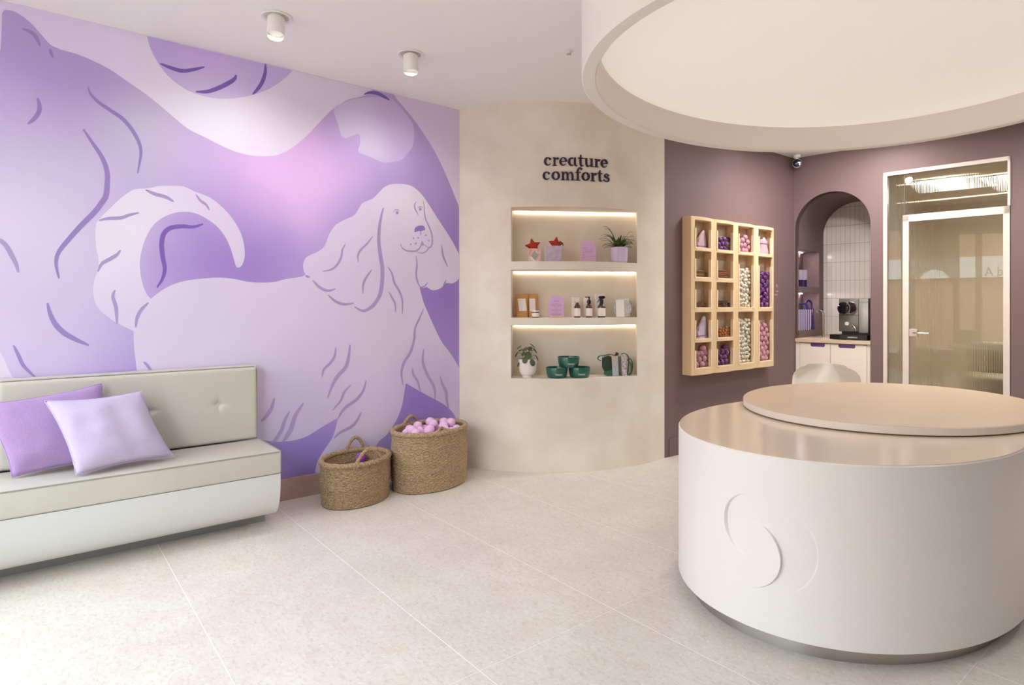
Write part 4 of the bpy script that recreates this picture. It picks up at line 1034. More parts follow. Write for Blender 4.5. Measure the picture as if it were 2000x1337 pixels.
# boxed bottles
amber = M('amber glass', 0)
def bottle(px_, frac, rpx, hsh, htot, label, top, shell):
    p, k = S(px_, frac, ZS2); r = rpx * k
    t = thing('amber_bottle', label, 'bottle', p, NROT)
    b = NB(); lathe(b, [(0, 0), (r * .94, 0), (r, .004), (r, hsh), (r * .90, hsh + .010), (r * .55, hsh + .026), (r * .38, hsh + .032), (r * .38, hsh + .042), (0, hsh + .042)], 32); obj('body', b, amber, t, 40)
    b = NB(); lathe(b, [(r + .0008, .010), (r + .0008, hsh - .006)], 32); obj('paper_label', b, M('label paper', 0), t, 40)
    z = hsh + .042
    if top == 'cap':
        b = NB(); lathe(b, [(r * .42, z - .004), (r * .44, z + .006), (0, z + .007)], 20); obj('cap', b, M('pale cap', (222, 204, 196), .4), t, 40)
    elif top == 'pump':
        b = NB(); lathe(b, [(r * .56, z - .012), (r * .56, z + .014), (r * .25, z + .016), (r * .2, z + .030), (r * .34, z + .032), (r * .34, z + .042), (0, z + .043)], 20); box(b, (-r * 1.25, -.004, z + .034), (r * .2, .004, z + .041), .001); obj('pump', b, black_m, t, 40)
    else:
        b = NB(); lathe(b, [(r * .48, z - .014), (r * .50, z + .014), (r * .34, z + .022), (r * .3, z + .034), (0, z + .034)], 20)
        prism(b, [(-.024, .030), (-.020, .043), (.018, .046), (.030, .036), (.016, .022), (.008, .026), (-.010, .024)], lambda x, zz, d: Vector((x, d, z + zz)), -.009, .009)
        tube(b, spline([(-.012, 0, z + .026), (-.024, 0, z + .008), (-.034, 0, z - .006)], 4), .003, 6); obj('trigger', b, black_m, t, 40)
    return t
def carton(px0, px1, ytop, frac, label):
    pa, k = S(px0, frac, ZS2); pb, _ = S(px1, frac, ZS2); w = (pb - pa).length; h = (HZ - ytop) * k + CAM_H - ZS2
    t = thing('bottle_carton', label, 'box', (pa + pb) / 2, NROT)
    b = NB(); box(b, (-w / 2, 0, 0), (w / 2, .045, h), .001); obj('carton', b, M('white card', (236, 230, 226), .5), t, 0)
    b = NB(); box(b, (-w * .24, -.0008, h * .70), (w * .24, -.0001, h * .82)); obj('printed_mark', b, M('grey print', (200, 196, 200), .6), t, 0)
carton(1118.5, 1131.5, 580.5, .52, 'slim white carton behind the capped amber bottle, leftmost of the three cartons'); carton(1142, 1154, 580, .52, 'slim white carton behind the pump bottle'); carton(1164, 1181, 573, .52, 'tallest white carton behind the spray bottle')
bottle(1127.5, .34, 6.3, .078, 0, 'amber bottle with a plain cap and white label, leftmost of three', 'cap', 0); bottle(1150.5, .34, 6.3, .078, 0, 'amber bottle with black pump and white label, middle of three', 'pump', 0); bottle(1174.8, .34, 7.6, .080, 0, 'biggest amber bottle with black spray trigger and white label', 'trigger', 0)
# patterned discs in paper sleeves
speck = M('black speckled print', (230, 226, 222), .5, var=.75, vscale=190, vcol=(84, 82, 84))
def disc(px_, frac, rpx, tilt, rotz, label, sx0, sx1, htop):
    p, k = S(px_, frac, ZS2); r = rpx * k
    t = thing('lick_mat', label, 'pet mat', p, NROT + rotz)
    fr = Matrix.Rotation(tilt, 4, 'X') @ Tr(0, 0, r) @ Matrix.Rotation(PI / 2, 4, 'X')
    b = NB(); lathe(b, [(0, .006), (r * .86, .006), (r * .88, .009), (r, .009), (r, 0), (0, 0)], 48, frame=fr); obj('mat', b, speck, t, 40)
    b = NB(); fr2 = Matrix.Rotation(tilt, 4, 'X'); box(b, (sx0 * r, -.013, 0), (sx1 * r, .006, htop * r), 0, frame=fr2); obj('paper_sleeve', b, M('sleeve white', (238, 234, 230), .6), t, 0)
disc(1222, .62, 18.5, -.22, .08, 'round speckled pet mat in white paper sleeve, behind the other at the right end', -.55, .45, 1.98)
disc(1216, .32, 17.5, -.20, -.12, 'round speckled pet mat with wide white paper sleeve, in front', -.72, .18, 1.95)
# pilea in white pot
p, k = S(1030.5, .40, ZS3); t = thing('potted_pilea', 'small round-leaved plant in a white footed pot on the lowest niche shelf', 'potted plant', p, NROT); r = 17.6 * k; h = 36 * k
b = NB(); lathe(b, [(0, 0), (r * .55, 0), (r * .58, .004), (r * .56, h * .10), (r * .74, h * .16), (r * .93, h * .36), (r, h * .62), (r, h), (r * .93, h), (r * .92, h * .82), (0, h * .82)], 40); obj('pot', b, M('white ceramic', (232, 226, 222), .35), t, 40)
b = NB(); lathe(b, [(0, h * .84), (r * .92, h * .83)], 20); obj('soil', b, M('soil', 0), t, 0)
leafm = M('dark round leaf', (52, 70, 40), .45, var=.8, vscale=30, vcol=(84, 98, 66))
st_ = NB(); lf = NB(); R_ = random.Random(5)
spots = [(-.95, .15, 1.62, .5, .9), (-1.25, .0, 1.25, .5, 1.3), (-1.05, -.1, .72, .45, 1.4), (-.30, -.2, 1.55, .52, .7), (.15, -.35, 1.55, .55, .5), (.55, .0, 1.72, .55, .8), (.85, .05, 1.45, .55, 1.1), (1.05, -.05, 1.05, .55, 1.35), (-.45, -.95, .96, .50, 1.35), (.42, -1.05, .84, .56, 1.45), (0, -.7, 1.25, .60, 1.0), (-.55, -.55, 1.30, .45, .8), (.35, .4, 1.6, .45, .4), (-.75, .45, 1.45, .4, .5)]
for (lx, ly, lz, ls, tl) in spots:
    c = Vector((lx * r, max(-1.1, ly) * r, lz * h)); s0_ = Vector((lx * r * .15, ly * r * .15, h * .83))
    tube(st_, spline([s0_, s0_.lerp(c, .5) + Vector((0, 0, .25 * h)), c + Vector((0, 0, .006))], 5), .0016, 6)
    az = math.atan2(ly, lx); fr = Tr(*c) @ Rz(az) @ Matrix.Rotation(tl * .85, 4, 'Y')
    g = NB(); rr = ls * r * .62
    lathe(g, [(0, .002), (rr * .5, .004), (rr * .9, .001), (rr, -.003), (rr * .9, -.001), (0, 0)], 20, sx=1.12, frame=fr); merge(lf, g)
obj('stems', st_, M('leaf stalk', (96, 92, 60), .5), t, 60); obj('foliage', lf, leafm, t, 60)
# green bowls
bowlm = M('deep green glaze', (34, 92, 76), .28, coat=.4)
def bowl(px_, frac, z0, label):
    p, k = S(px_, frac, z0); R = 21.4 * k; h = .080
    t = thing('dog_bowl', label, 'bowl', p, NROT, 'green dog bowls')
    b = NB(); lathe(b, [(0, 0), (R * .78, 0), (R * .84, .004), (R * .94, h * .38), (R, h * .97), (R * .985, h), (R * .955, h), (R * .88, h * .4), (R * .76, .010), (0, .008)], 48); obj('body', b, bowlm, t, 40)
    def fn(x, y, d):
        zz = h * .30 + y; rr = R * (.84 + .10 * zz / (h * .38)) if zz < h * .38 else R * (.94 + .06 * (zz - h * .38) / (h * .59)); a = -PI / 2 + x / R + .02
        return Vector(((rr + .0008) * cos(a), (rr + .0008) * sin(a), zz))
    obj('lettering', text_bm('TANGLE', .016, fn, align='CENTER'), M('white print', (236, 240, 236), .5), t, 0)
    return t
bowl(1087.5, .33, ZS3, 'dark green dog bowl, lower left of the three-bowl pyramid')
bowl(1131.5, .33, ZS3, 'dark green dog bowl, lower right of the three-bowl pyramid')
bowl(1110.5, .33, ZS3 + .0805, 'dark green dog bowl balanced on top of the other two')
# harness / lead set
p, k = S(1208, .42, ZS3); t = thing('dog_harness', 'folded green dog harness with lead and picture swing tags on the lowest niche shelf', 'dog harness', p, NROT)
gm = M('green webbing', (62, 104, 78), .7, bump=.3, bscale=300); gdk = M('dark green fabric', (46, 66, 54), .8, bump=.3, bscale=200); gy = M('grey mesh fabric', (150, 140, 130), .8, bump=.3, bscale=300)
U = k
def ux(x, y, dy=0): return Vector(((x - 1208) * U, dy, (736 - y) * U))
def slab(pts, y0, y1, name, mat, bev=.003):
    b = NB(); prism(b, [((x - 1208) * U, max(0, (736 - y) * U)) for x, y in pts], lambda x, z, d: Vector((x, d, z)), y0, y1)
    if bev: bmesh.ops.bevel(b, geom=[e for e in b.edges if len(e.link_faces) == 2 and e.calc_face_angle(0) > .6], offset=bev, segments=2, affect='EDGES', clamp_overlap=True)
    return obj(name, b, mat, t, 40)
slab([(1178, 701), (1190, 697), (1206, 705), (1206, 732), (1184, 731), (1178, 720)], .0, .045, 'chest_panel', gdk); slab([(1186, 736), (1180, 733), (1181, 727), (1200, 722), (1206, 736)], -.012, .02, 'belly_strap', gm)
slab([(1203, 698), (1222, 698), (1226, 736), (1206, 736)], .012, .05, 'mesh_panel', gy)
b = NB()
def band(pts, w, th=.0022):
    P = spline([ux(*q) for q in pts], 6)
    for i in range(len(P) - 1):
        pass
    rows = []
    for i, q in enumerate(P):
        d = (P[min(i + 1, len(P) - 1)] - P[max(i - 1, 0)]).normalized(); n_ = Vector((-d.z, 0, d.x)) * th
        yv = Vector((0, w / 2, 0)); rows.append([b.verts.new(q + n_ - yv), b.verts.new(q + n_ + yv), b.verts.new(q - n_ + yv), b.verts.new(q - n_ - yv)])
    for A, Bq in zip(rows, rows[1:]):
        for i in range(4): j = (i + 1) % 4; b.faces.new((A[i], A[j], Bq[j], Bq[i]))
    b.faces.new(rows[0][::-1]); b.faces.new(rows[-1])
band([(1173, 706), (1168, 704), (1167, 700), (1171, 697), (1180, 696), (1192, 694), (1202, 697)], .022, .003)
band([(1214, 694), (1219, 692), (1226, 696), (1229, 706), (1228, 720), (1226, 734)], .022); band([(1226, 734), (1232, 733), (1236, 722), (1235, 708), (1230, 702), (1226, 706)], .020); band([(1229, 733), (1233, 728), (1233, 714), (1229, 708)], .016)
obj('webbing', b, gm, t, 40)
slab([(1192.5, 698), (1205, 696), (1206.5, 735), (1194.5, 735.5)], -.026, -.024, 'swing_tag', M('sky and field print', (150, 186, 214), .5, var=1, vscale=26, vcol=(196, 168, 132)), 0)
slab([(1212, 695), (1222.5, 696), (1224, 736), (1214, 736)], -.016, -.014, 'swing_tag', M('grey sketch print', (226, 216, 220), .5, var=1, vscale=60, vcol=(120, 104, 112)), 0)
slab([(1200, 697), (1204, 689.5), (1209, 692.5), (1205, 699)], .0, .012, 'leather_tab', M('brown leather', (88, 48, 30), .5), .001)

# ================================================================== TREAT DISPENSER
DY = [4.372, 4.695, 5.040, 5.388, 5.726]; DZ0, DZ1 = .672, 2.017; DX = XD + .10
disp = thing('treat_dispenser', 'pale wooden wall dispenser of four columns with clear-fronted treat boxes', 'dispenser', (XD, 5.05, DZ0))
rowz = [(1.748, 1.990), (1.497, 1.728), (1.238, 1.468), (.972, 1.206), (.722, .948)]
cells = {}
acry = clear_glass('clear acrylic', (250, 250, 250), .8)
wood2 = M('dispenser birch', (228, 200, 160), .45, var=.45, vscale=4, vcol=(212, 180, 138), stretch=(9, 9, .7)); woodb = M('dispenser back board', (206, 186, 158), .6)
for c in range(4):
    y0, y1 = DY[c], DY[c + 1]; ym = (y0 + y1) / 2; st_w = .040
    hy0, hy1 = y0 + st_w, y1 - st_w
    if c < 2: hol = [(a, b_) for a, b_ in rowz]
    else: hol = [rowz[0], (rowz[2][0], rowz[1][1]), (rowz[4][0], rowz[3][1])]
    bul = lambda y: DX - .010 + .020 * max(0, 1 - (2 * (y - ym) / (y1 - y0)) ** 2)
    b = NB()
    # front frame, bowed in plan: fine strips
    N_ = 14; ys = sorted(set([y0 + (y1 - y0) * i / N_ for i in range(N_ + 1)] + [hy0, hy1]))
    zs = sorted(set([DZ0, DZ1] + [v for h_ in hol for v in h_]))
    def solid(y, z):
        if y < hy0 or y > hy1: return True
        return not any(a < z < b_ for a, b_ in hol)
    vf = {}; vb = {}
    def gv(d, i, j, off):
        if (i, j) not in d:
            d[(i, j)] = b.verts.new((bul(ys[i]) - off, ys[i], zs[j]))
        return d[(i, j)]
    cellsolid = [[solid((ys[i] + ys[i + 1]) / 2, (zs[j] + zs[j + 1]) / 2) for j in range(len(zs) - 1)] for i in range(len(ys) - 1)]
    for i in range(len(ys) - 1):
        for j in range(len(zs) - 1):
            if not cellsolid[i][j]: continue
            q = [(i, j), (i + 1, j), (i + 1, j + 1), (i, j + 1)]
            b.faces.new([gv(vf, *k_, 0) for k_ in q]); b.faces.new([gv(vb, *k_, .016) for k_ in q][::-1])
            for (di, dj, e0, e1) in ((0, -1, 0, 1), (1, 0, 1, 2), (0, 1, 2, 3), (-1, 0, 3, 0)):
                ii, jj = i + di, j + dj
                if not (0 <= ii < len(ys) - 1 and 0 <= jj < len(zs) - 1 and cellsolid[ii][jj]):
                    b.faces.new((vf[q[e0]], vf[q[e1]], vb[q[e1]], vb[q[e0]]))
    col = obj('column', b, wood2, disp, 30, world=True)
    b = NB()
    for ya, yb_ in ((y0 + .0003, y0 + .012), (y1 - .012, y1 - .0003)): box(b, (XD + .001, ya, DZ0 + .0004), (DX - .0245, yb_, DZ1 - .0004))
    for za in [h_[0] - .020 for h_ in hol[:-1]] : box(b, (XD + .001, y0 + .0123, za + .0003), (DX - .0265, y1 - .0123, za + .0197))
    box(b, (XD + .001, y0 + .0123, DZ0 + .0006), (DX - .0265, y1 - .0123, hol[-1][0] - .0003)); box(b, (XD + .001, y0 + .0123, hol[0][1] + .0003), (DX - .0265, y1 - .0123, DZ1 - .0006))
    box(b, (DX - .0244, y0 + .0003, DZ0 + .0004), (DX - .0264 + .0088, y0 + .012, DZ1 - .0004))
    obj('carcass', b, wood2, col, 0, world=True)
    b = NB(); box(b, (XD + .001, y0 + .012, DZ0 + .02), (XD + .008, y1 - .012, DZ1 - .02)); obj('back_board', b, woodb, col, 0, world=True)
    for r_, (za, zb_) in enumerate(hol):
        zt = za + (zb_ - za) * (.70 if zb_ - za < .3 else .82)
        b = NB(); box(b, (DX - .026, hy0 + .004, za), (DX - .023, hy1 - .004, zt)); obj('clear_pane', b, acry, col, 0, world=True)
        b = NB(); box(b, (DX - .0225, hy0 + .0004, za + .0004), (DX + .004, hy0 + .014, zt)); box(b, (DX - .0225, hy1 - .014, za + .0004), (DX + .004, hy1 - .0004, zt)); box(b, (DX - .0225, hy0 + .0142, za + .0004), (DX + .0038, hy1 - .0142, za + .008)); obj('pane_holder', b, M('light birch strip', (238, 216, 182), .45), col, 0, world=True)
        cells[(c, r_)] = (y0 + .014, y1 - .014, za, zb_)
XB, XF = XD + .010, DX - .027
def fill(c, r_, n, r, frac=1.0):
    y0, y1, z0, z1 = cells[(c, r_)]
    return [Vector(p) for p in pack(n, r, lambda: (random.uniform(XB + r, XF - r), random.uniform(y0 + r, y1 - r)), z0 + .0005)]
nth = ('first', 'second', 'third', 'fourth')
def ballcell(c, r_, n, r, mat, kind, txt, grp, sub=3):
    balls(kind, mat, r, fill(c, r_, n, r), txt, 'ball', grp, sub=sub)
pk2 = seam_mat('dusty pink ball', (206, 150, 164), (222, 178, 188), .55, .06)
ballcell(1, 0, 15, .0255, purple_ball, 'rubber_ball', 'purple ball with white line in the top box of the second dispenser column', 'purple balls, second column top box')
ballcell(2, 0, 14, .0275, pk2, 'pink_ball', 'dusty pink ball in the top box of the third dispenser column', 'pink balls, third column top box')
ballcell(0, 4, 13, .0285, pk2, 'pink_ball', 'dusty pink ball in the bottom box of the first dispenser column', 'pink balls, first column bottom box')
ballcell(1, 4, 13, .0290, purple_ball, 'rubber_ball', 'purple ball with white line in the bottom box of the second dispenser column', 'purple balls, second column bottom box')
ballcell(3, 1, 26, .0300, purple_ball, 'rubber_ball', 'purple ball with white line in the tall middle box of the fourth dispenser column', 'purple balls, fourth column')
ballcell(3, 2, 31, .0285, pk2, 'pink_ball', 'dusty pink ball in the tall bottom box of the fourth dispenser column', 'pink balls, fourth column')
wsp = M('white chew with dark pits', (236, 228, 208), .6, var=0)
def spots_mat():
    m = MATS['white chew with dark pits']; nt = m.node_tree; N = nt.nodes; L = nt.links; p = N['Principled BSDF']
    tc = [n for n in N if n.type == 'TEX_COORD'][0]; nz = N.new('ShaderNodeVectorMath'); nz.operation = 'NORMALIZE'; L.new(tc.outputs['Object'], nz.inputs[0])
    f = None
    for v in ((1, 0, .2),):
        d = N.new('ShaderNodeVectorMath'); d.operation = 'DOT_PRODUCT'; L.new(nz.outputs[0], d.inputs[0]); d.inputs[1].default_value = Vector(v).normalized()
        q = math_node(nt, 'GREATER_THAN', d.outputs['Value'], .94); f = q if f is None else math_node(nt, 'MAXIMUM', f, q)
    x = N.new('ShaderNodeMix'); x.data_type = 'RGBA'; L.new(f, x.inputs['Factor']); x.inputs['A'].default_value = lin((236, 228, 208)); x.inputs['B'].default_value = lin((120, 96, 66)); L.new(x.outputs['Result'], p.inputs['Base Color'])
spots_mat()
ballcell(2, 1, 112, .0175, wsp, 'white_treat', 'white round treat with dark pits in the tall middle box of the third dispenser column', 'white treats, third column middle box', sub=2)
ballcell(2, 2, 135, .0175, wsp, 'white_treat', 'white round treat with dark pits in the tall bottom box of the third dispenser column', 'white treats, third column bottom box', sub=2)
# sticks and bits
def stick_mesh(l, w, h, bend, seed):
    b = NB(); q = random.Random(seed)
    P = [(l * (i / 8 - .5), bend * sin(PI * i / 8) + q.uniform(-.001, .001), q.uniform(-.0008, .0008)) for i in range(9)]
    tube(b, P, [w * (.75 if i in (0, 8) else 1) * q.uniform(.85, 1.1) for i in range(9)], 8, flat=h / w); return b
def pile(c, r_, kind, mat, n, l, w, h, bend, label, cat, group, layers, ang=.35, irregular=False):
    y0, y1, z0, z1 = cells[(c, r_)]; pr_ = [obj(kind, stick_mesh(l * random.uniform(.85, 1.05), w, h, bend * random.uniform(-1, 1), s + 31 * c), mat, None, 60) for s in range(3)]
    per = max(1, math.ceil(n / layers)); i = 0
    for L_ in range(layers):
        for s in range(per):
            if i >= n: break
            o = pr_[i] if i < 3 else pr_[i % 3].copy()
            if i >= 3: COL.objects.link(o)
            a = PI / 2 + random.uniform(-ang, ang); half = abs(sin(a)) * l * .53 + w
            xx = XB + w + .004 + (XF - XB - 2 * w - .008) * ((s + .5) / per); half_x = abs(cos(a)) * l * .53 + w
            lo, hi = y0 + half, y1 - half; yy = random.uniform(lo, hi) if hi > lo else (y0 + y1) / 2
            yy = (y0 + y1) / 2 + (yy - (y0 + y1) / 2) * (1 - .25 * L_ / layers)
            if hi < lo: pass
            o.location = (min(max(xx, XB + half_x), XF - half_x) if XF - XB > 2 * half_x else (XB + XF) / 2, yy, z0 + h + .0006 + L_ * 2 * h * 1.02); o.rotation_euler = (random.uniform(-.03, .03), 0, a)
            tag(o, label, cat, group); i += 1
    for q in pr_[n:]: bpy.data.objects.remove(q)
br1 = M('brown chew', (140, 92, 50), .65, var=.6, vscale=20); br2 = M('dried meat stick', (112, 62, 34), .6, var=.6, vscale=20); br3 = M('reddish chew stick', (142, 74, 44), .5, var=.5, vscale=20); br4 = M('brown flake', (98, 66, 40), .7, var=.7, vscale=40); br5 = M('orange biscuit', (190, 118, 56), .6, var=.7, vscale=40, vcol=(140, 70, 28))
pile(0, 1, 'chew_stick', br1, 8, .18, .011, .0085, .003, 'flat brown chew stick lying in the second box of the first dispenser column', 'dog treat', 'brown sticks, first column', 4, .05)
pile(0, 2, 'dried_stick', br2, 20, .16, .0065, .005, .010, 'thin dark dried stick in the third box of the first dispenser column', 'dog treat', 'dark sticks, first column', 6, .10)
pile(1, 1, 'meat_stick', br3, 15, .20, .0085, .0082, .003, 'reddish brown round chew stick in the second box of the second dispenser column', 'dog treat', 'reddish sticks, second column', 5, .05)
pile(1, 2, 'fish_treat', br4, 84, .034, .0075, .0055, .006, 'small dark brown dried fish bit in the third box of the second dispenser column', 'dog treat', 'brown bits, second column', 6, 1.4)
def scatter(c, r_, kind, mat, n, r, label, cat, group):
    y0, y1, z0, z1 = cells[(c, r_)]
    balls(kind, mat, r, [Vector(p) for p in pack(n, r, lambda: (random.uniform(XB + r, XF - r), random.uniform(y0 + r, y1 - r)), z0 + .0005, 40)], label, cat, group, sub=2, bump=.35)
scatter(1, 3, 'biscuit_bite', br5, 62, .0135, 'small orange brown biscuit bite in the fourth box of the second dispenser column', 'dog treat', 'orange bites, second column')
# bits spread in Y
bits = [o for o in COL.objects if o.name.startswith('fish_treat')]
y0, y1, z0, z1 = cells[(1, 2)]
for i, o in enumerate(bits):
    o.location.y = y0 + .022 + (y1 - y0 - .044) * ((i * .618) % 1); o.location.x = XB + .02 + (XF - XB - .04) * ((i * .37) % 1)
# soft toys in boxes
plush = M('pink plush', (214, 178, 188), .95, bump=.6, bscale=180, sheen=.4, var=.5, vscale=14, vcol=(196, 152, 170)); plush2 = M('lilac plush', (198, 176, 204), .95, bump=.6, bscale=160, sheen=.4, var=.8, vscale=12, vcol=(222, 206, 226))
def soft_bag(c, r_, w, d, h, top, lean, mat, label, trim, cut):
    y0, y1, z0, z1 = cells[(c, r_)]; t = thing('plush_toy', label, 'soft toy', (XF - d * .68 - .003, y1 - .012 - w / 2, z0 + .001), PI / 2)
    b = NB()
    def f(a, v):
        ang = 2 * PI * a; q = 1 - (1 - top) * v ** 1.4; s = 1 if v < .97 else .75
        n_ = 1 + .22 * mnoise.noise(Vector((2 * cos(ang), 2 * sin(ang), 4 * v + c))) + .14 * mnoise.noise(Vector((5 * cos(ang), 5 * sin(ang), 7 * v + c)))
        x = w / 2 * q * s * n_ * math.copysign(abs(cos(ang)) ** .75, cos(ang)) + lean * v * v
        y = d / 2 * (1 - .5 * v) * s * n_ * math.copysign(abs(sin(ang)) ** .75, sin(ang))
        zz = h * v * (1 + cut * (cos(ang)) * .18)
        return Vector((x, y, max(0, zz)))
    V = grid(b, f, 40, 22, cu=True); b.faces.new([q[0] for q in V][::-1]); b.faces.new([q[-1] for q in V])
    body = obj('body', b, mat, t, 70)
    b = NB(); P = [f(i / 40, trim) for i in range(40)]; tube(b, [Vector((p.x * 1.02, p.y * 1.04, p.z)) for p in P], .0032, 6, closed=True); obj('trim', b, M('purple trim', (112, 70, 118), .7), t, 60)
    b = NB(); prism(b, [(-.030 + lean, h * .88), (.022 + lean, h * .90), (.034 + lean, h * 1.05), (.006 + lean, h * 1.14)], lambda x, z, d: Vector((x, d - .006, z)), 0, .012); obj('flap', b, M('pale plush lining', (232, 214, 218), .95, bump=.5, bscale=160), t, 60)
soft_bag(0, 0, .168, .040, .150, .38, .02, plush, 'pink wedge-shaped plush toy in the top box of the first dispenser column', .18, .2)
soft_bag(3, 0, .168, .040, .155, .62, .0, plush, 'pink plush bag toy in the top box of the fourth dispenser column', .72, 0)
soft_bag(0, 3, .168, .040, .175, .40, .03, plush2, 'lilac plush toy slumped in the fourth box of the first dispenser column', .16, .5)
# wall text beside the dispenser
wt = thing('wall_text', 'small white lettering on the mauve wall partly hidden by the treat dispenser', 'sign', (XD, 5.80, 1.38))
tm = M('white wall vinyl', (206, 194, 192), .6)
def wtext(s, pxx, py, size):
    q = onX(pxx, py, XD); return text_bm(s, size, lambda x, y, d: Vector((XD + .001, q.y + x, q.z + y)))
for s, a, b_, sz in (('n.', 1515.5, 560.5, .062), ('need', 1515, 570, .028), ('you need', 1508, 576.5, .028)): obj('text_line', wtext(s, a, b_, sz), tm, wt, 0, world=True)

# ================================================================== KITCHENETTE
KR = math.atan2(BU.y, BU.x)
def bthing(name, label, cat, u, v, z, group=None, da=0): return thing(name, label, cat, B(u, v, z), KR + da, group)
cab = bthing('kitchen_cabinet', 'cream kitchenette cabinet with two doors under the arch', 'cabinet', .0, 0, 0)
cream = M('cream laminate', (224, 212, 198), .45)
cu0, cu1 = UJ + .002, ARCH_U1 - .002
b = NB(); box(b, (cu0, .012, 0), (cu0 + .040, .80, .878)); box(b, (cu1 - .030, .012, 0), (cu1, .80, .878)); box(b, (cu0 + .04, .04, .06), (cu1 - .03, .80, .878)); obj('body', b, cream, cab, 0)
um = (cu0 + cu1) / 2 - .012
hm = M('purple pull', (112, 72, 140), .5)
def cab_door(ua, ub, pa, pb):
    b = NB(); q = (pb - pa); pol = [(ua, .07), (ub, .07), (ub, .872), (pb, .872)] + [(pb - .0, .846), (pb - .010, .836), (pa + .010, .836), (pa, .846)] + [(pa, .872), (ua, .872)]
    prism(b, pol, lambda u, z, d: Vector((u, d, z)), .010, .030); d_ = obj('door', b, cream, cab, 0)
    b = NB(); prism(b, [(pa, .874), (pa, .846), (pa + .010, .836), (pb - .010, .836), (pb, .846), (pb, .874)], lambda u, z, d: Vector((u, d, z)), .020, .034); obj('finger_pull', b, hm, d_, 0)
cab_door(cu0 + .043, um - .002, .158, .298); cab_door(um + .002, cu1 - .033, um + .075, um + .228)
wt_ = bthing('kitchen_worktop', 'pale wood worktop over the kitchenette cabinet', 'worktop', 0, 0, .88)
b = NB(); box(b, (cu0 - .001, -.004, 0), (cu1 + .001, .848, .037), .002); obj('slab', b, M('worktop laminate', (206, 184, 158), .35, var=.3, vscale=4), wt_, 0)
tap = bthing('water_tap', 'slim chrome water tap on the worktop beside the shelf recesses', 'tap', .150, .42, .918)
b = NB(); P = [(0, 0, .004), (0, 0, .10), (0, 0, .20), (0, 0, .245)] + [(-.045 + .045 * cos(a), -.0, .245 + .045 * sin(a)) for a in np.linspace(.2, PI * .5, 8)] + [(-.065, 0, .290)]
tube(b, P, .0115, 14); obj('spout', b, chrome, tap, 60)
b = NB(); tube(b, [(-.062, 0, .290), (-.066, 0, .262)], [.014, .013], 14); lathe(b, [(0, .006), (.022, .006), (.022, 0), (0, 0)], 20); obj('nozzle', b, chrome, tap, 40)
b = NB(); tube(b, [(.0, 0, .255), (.0, -.035, .285)], .005, 8); obj('lever', b, chrome, tap, 60)
b = NB(); lathe(b, [(0, .001), (.036, .002), (.040, 0)], 28, (-.065, -.05, 0)); obj('drain', b, steel, tap, 40)
# coffee machine
cm = bthing('coffee_machine', 'grey and black coffee machine with big chrome brewing head on the worktop', 'coffee machine', .528, .26, .918)
cm.scale = (1.07, 1.0, 1.05)
gmet = M('grey metal panel', (128, 126, 122), .32, metal=.6); gl2 = M('silver tank panel', (176, 176, 172), .25, metal=.4)
x0, x1, xs = -.150, .150, .036
b = NB(); box(b, (x0 + .015, -.10, .075), (xs, .16, .392), .004); obj('body', b, gmet, cm, 30)
b = NB(); box(b, (x0 + .015, -.104, .232), (xs - .001, -.098, .235)); box(b, (x0 + .015, -.104, .075), (xs - .001, -.098, .078)); obj('seam', b, black_m, cm, 0)
b = NB(); box(b, (xs + .002, -.10, .065), (x1 - .032, .16, .392), .004); box(b, (xs + .002, -.104, .36), (x1 - .032, -.100, .364)); obj('water_tank', b, gl2, cm, 30)
b = NB(); box(b, (x1 - .031, -.10, .03), (x1, .17, .394), .003); box(b, (x0 + .03, -.06, .03), (x1 - .03, .16, .076)); obj('side_panel', b, black_m, cm, 30)
b = NB(); prism(b, [(x0 - .035, -.205), (x0 + .06, -.235), (x1 - .01, -.235), (x1, -.20), (x1, .0), (x0 - .01, .0)], lambda x, y, d: Vector((x, y, d)), .004, .048); obj('drip_tray', b, black_m, cm, 0)
obj('lettering', text_bm('NESPRESSO', .0165, lambda x, y, d: Vector((.020 + x, -.2358, .020 + y)), align='CENTER'), M('white print', 0), cm, 0)
hd_dir = Vector((-.42, -1, .02)).normalized(); fr = Tr(-.045, -.10, .300) @ hd_dir.to_track_quat('Z', 'Y').to_matrix().to_4x4()
b = NB(); lathe(b, [(.068, -.03), (.070, .0), (.064, .012), (.064, .040), (.060, .046), (.060, .070), (.0625, .078), (.060, .084)], 44, frame=fr); hdo = obj('brewing_head', b, chrome, cm, 40)
b = NB(); lathe(b, [(.060, .0835), (.057, .088), (.030, .096), (0, .099)], 44, frame=fr); obj('lens', b, M('glossy black', 0), hdo, 40)
b = NB(); tube(b, spline([(-.02, -.104, .150), (.0, -.135, .130), (.022, -.145, .105), (.024, -.145, .085)], 4), .006, 8); obj('spout', b, chrome, cm, 60)
b = NB(); lathe(b, [(.018, 0), (.018, .008), (0, .009)], 20, frame=Tr(-.062, -.103, .152) @ Matrix.Rotation(PI / 2, 4, 'X')); obj('button', b, M('lit button', (232, 228, 220), .3), cm, 40)
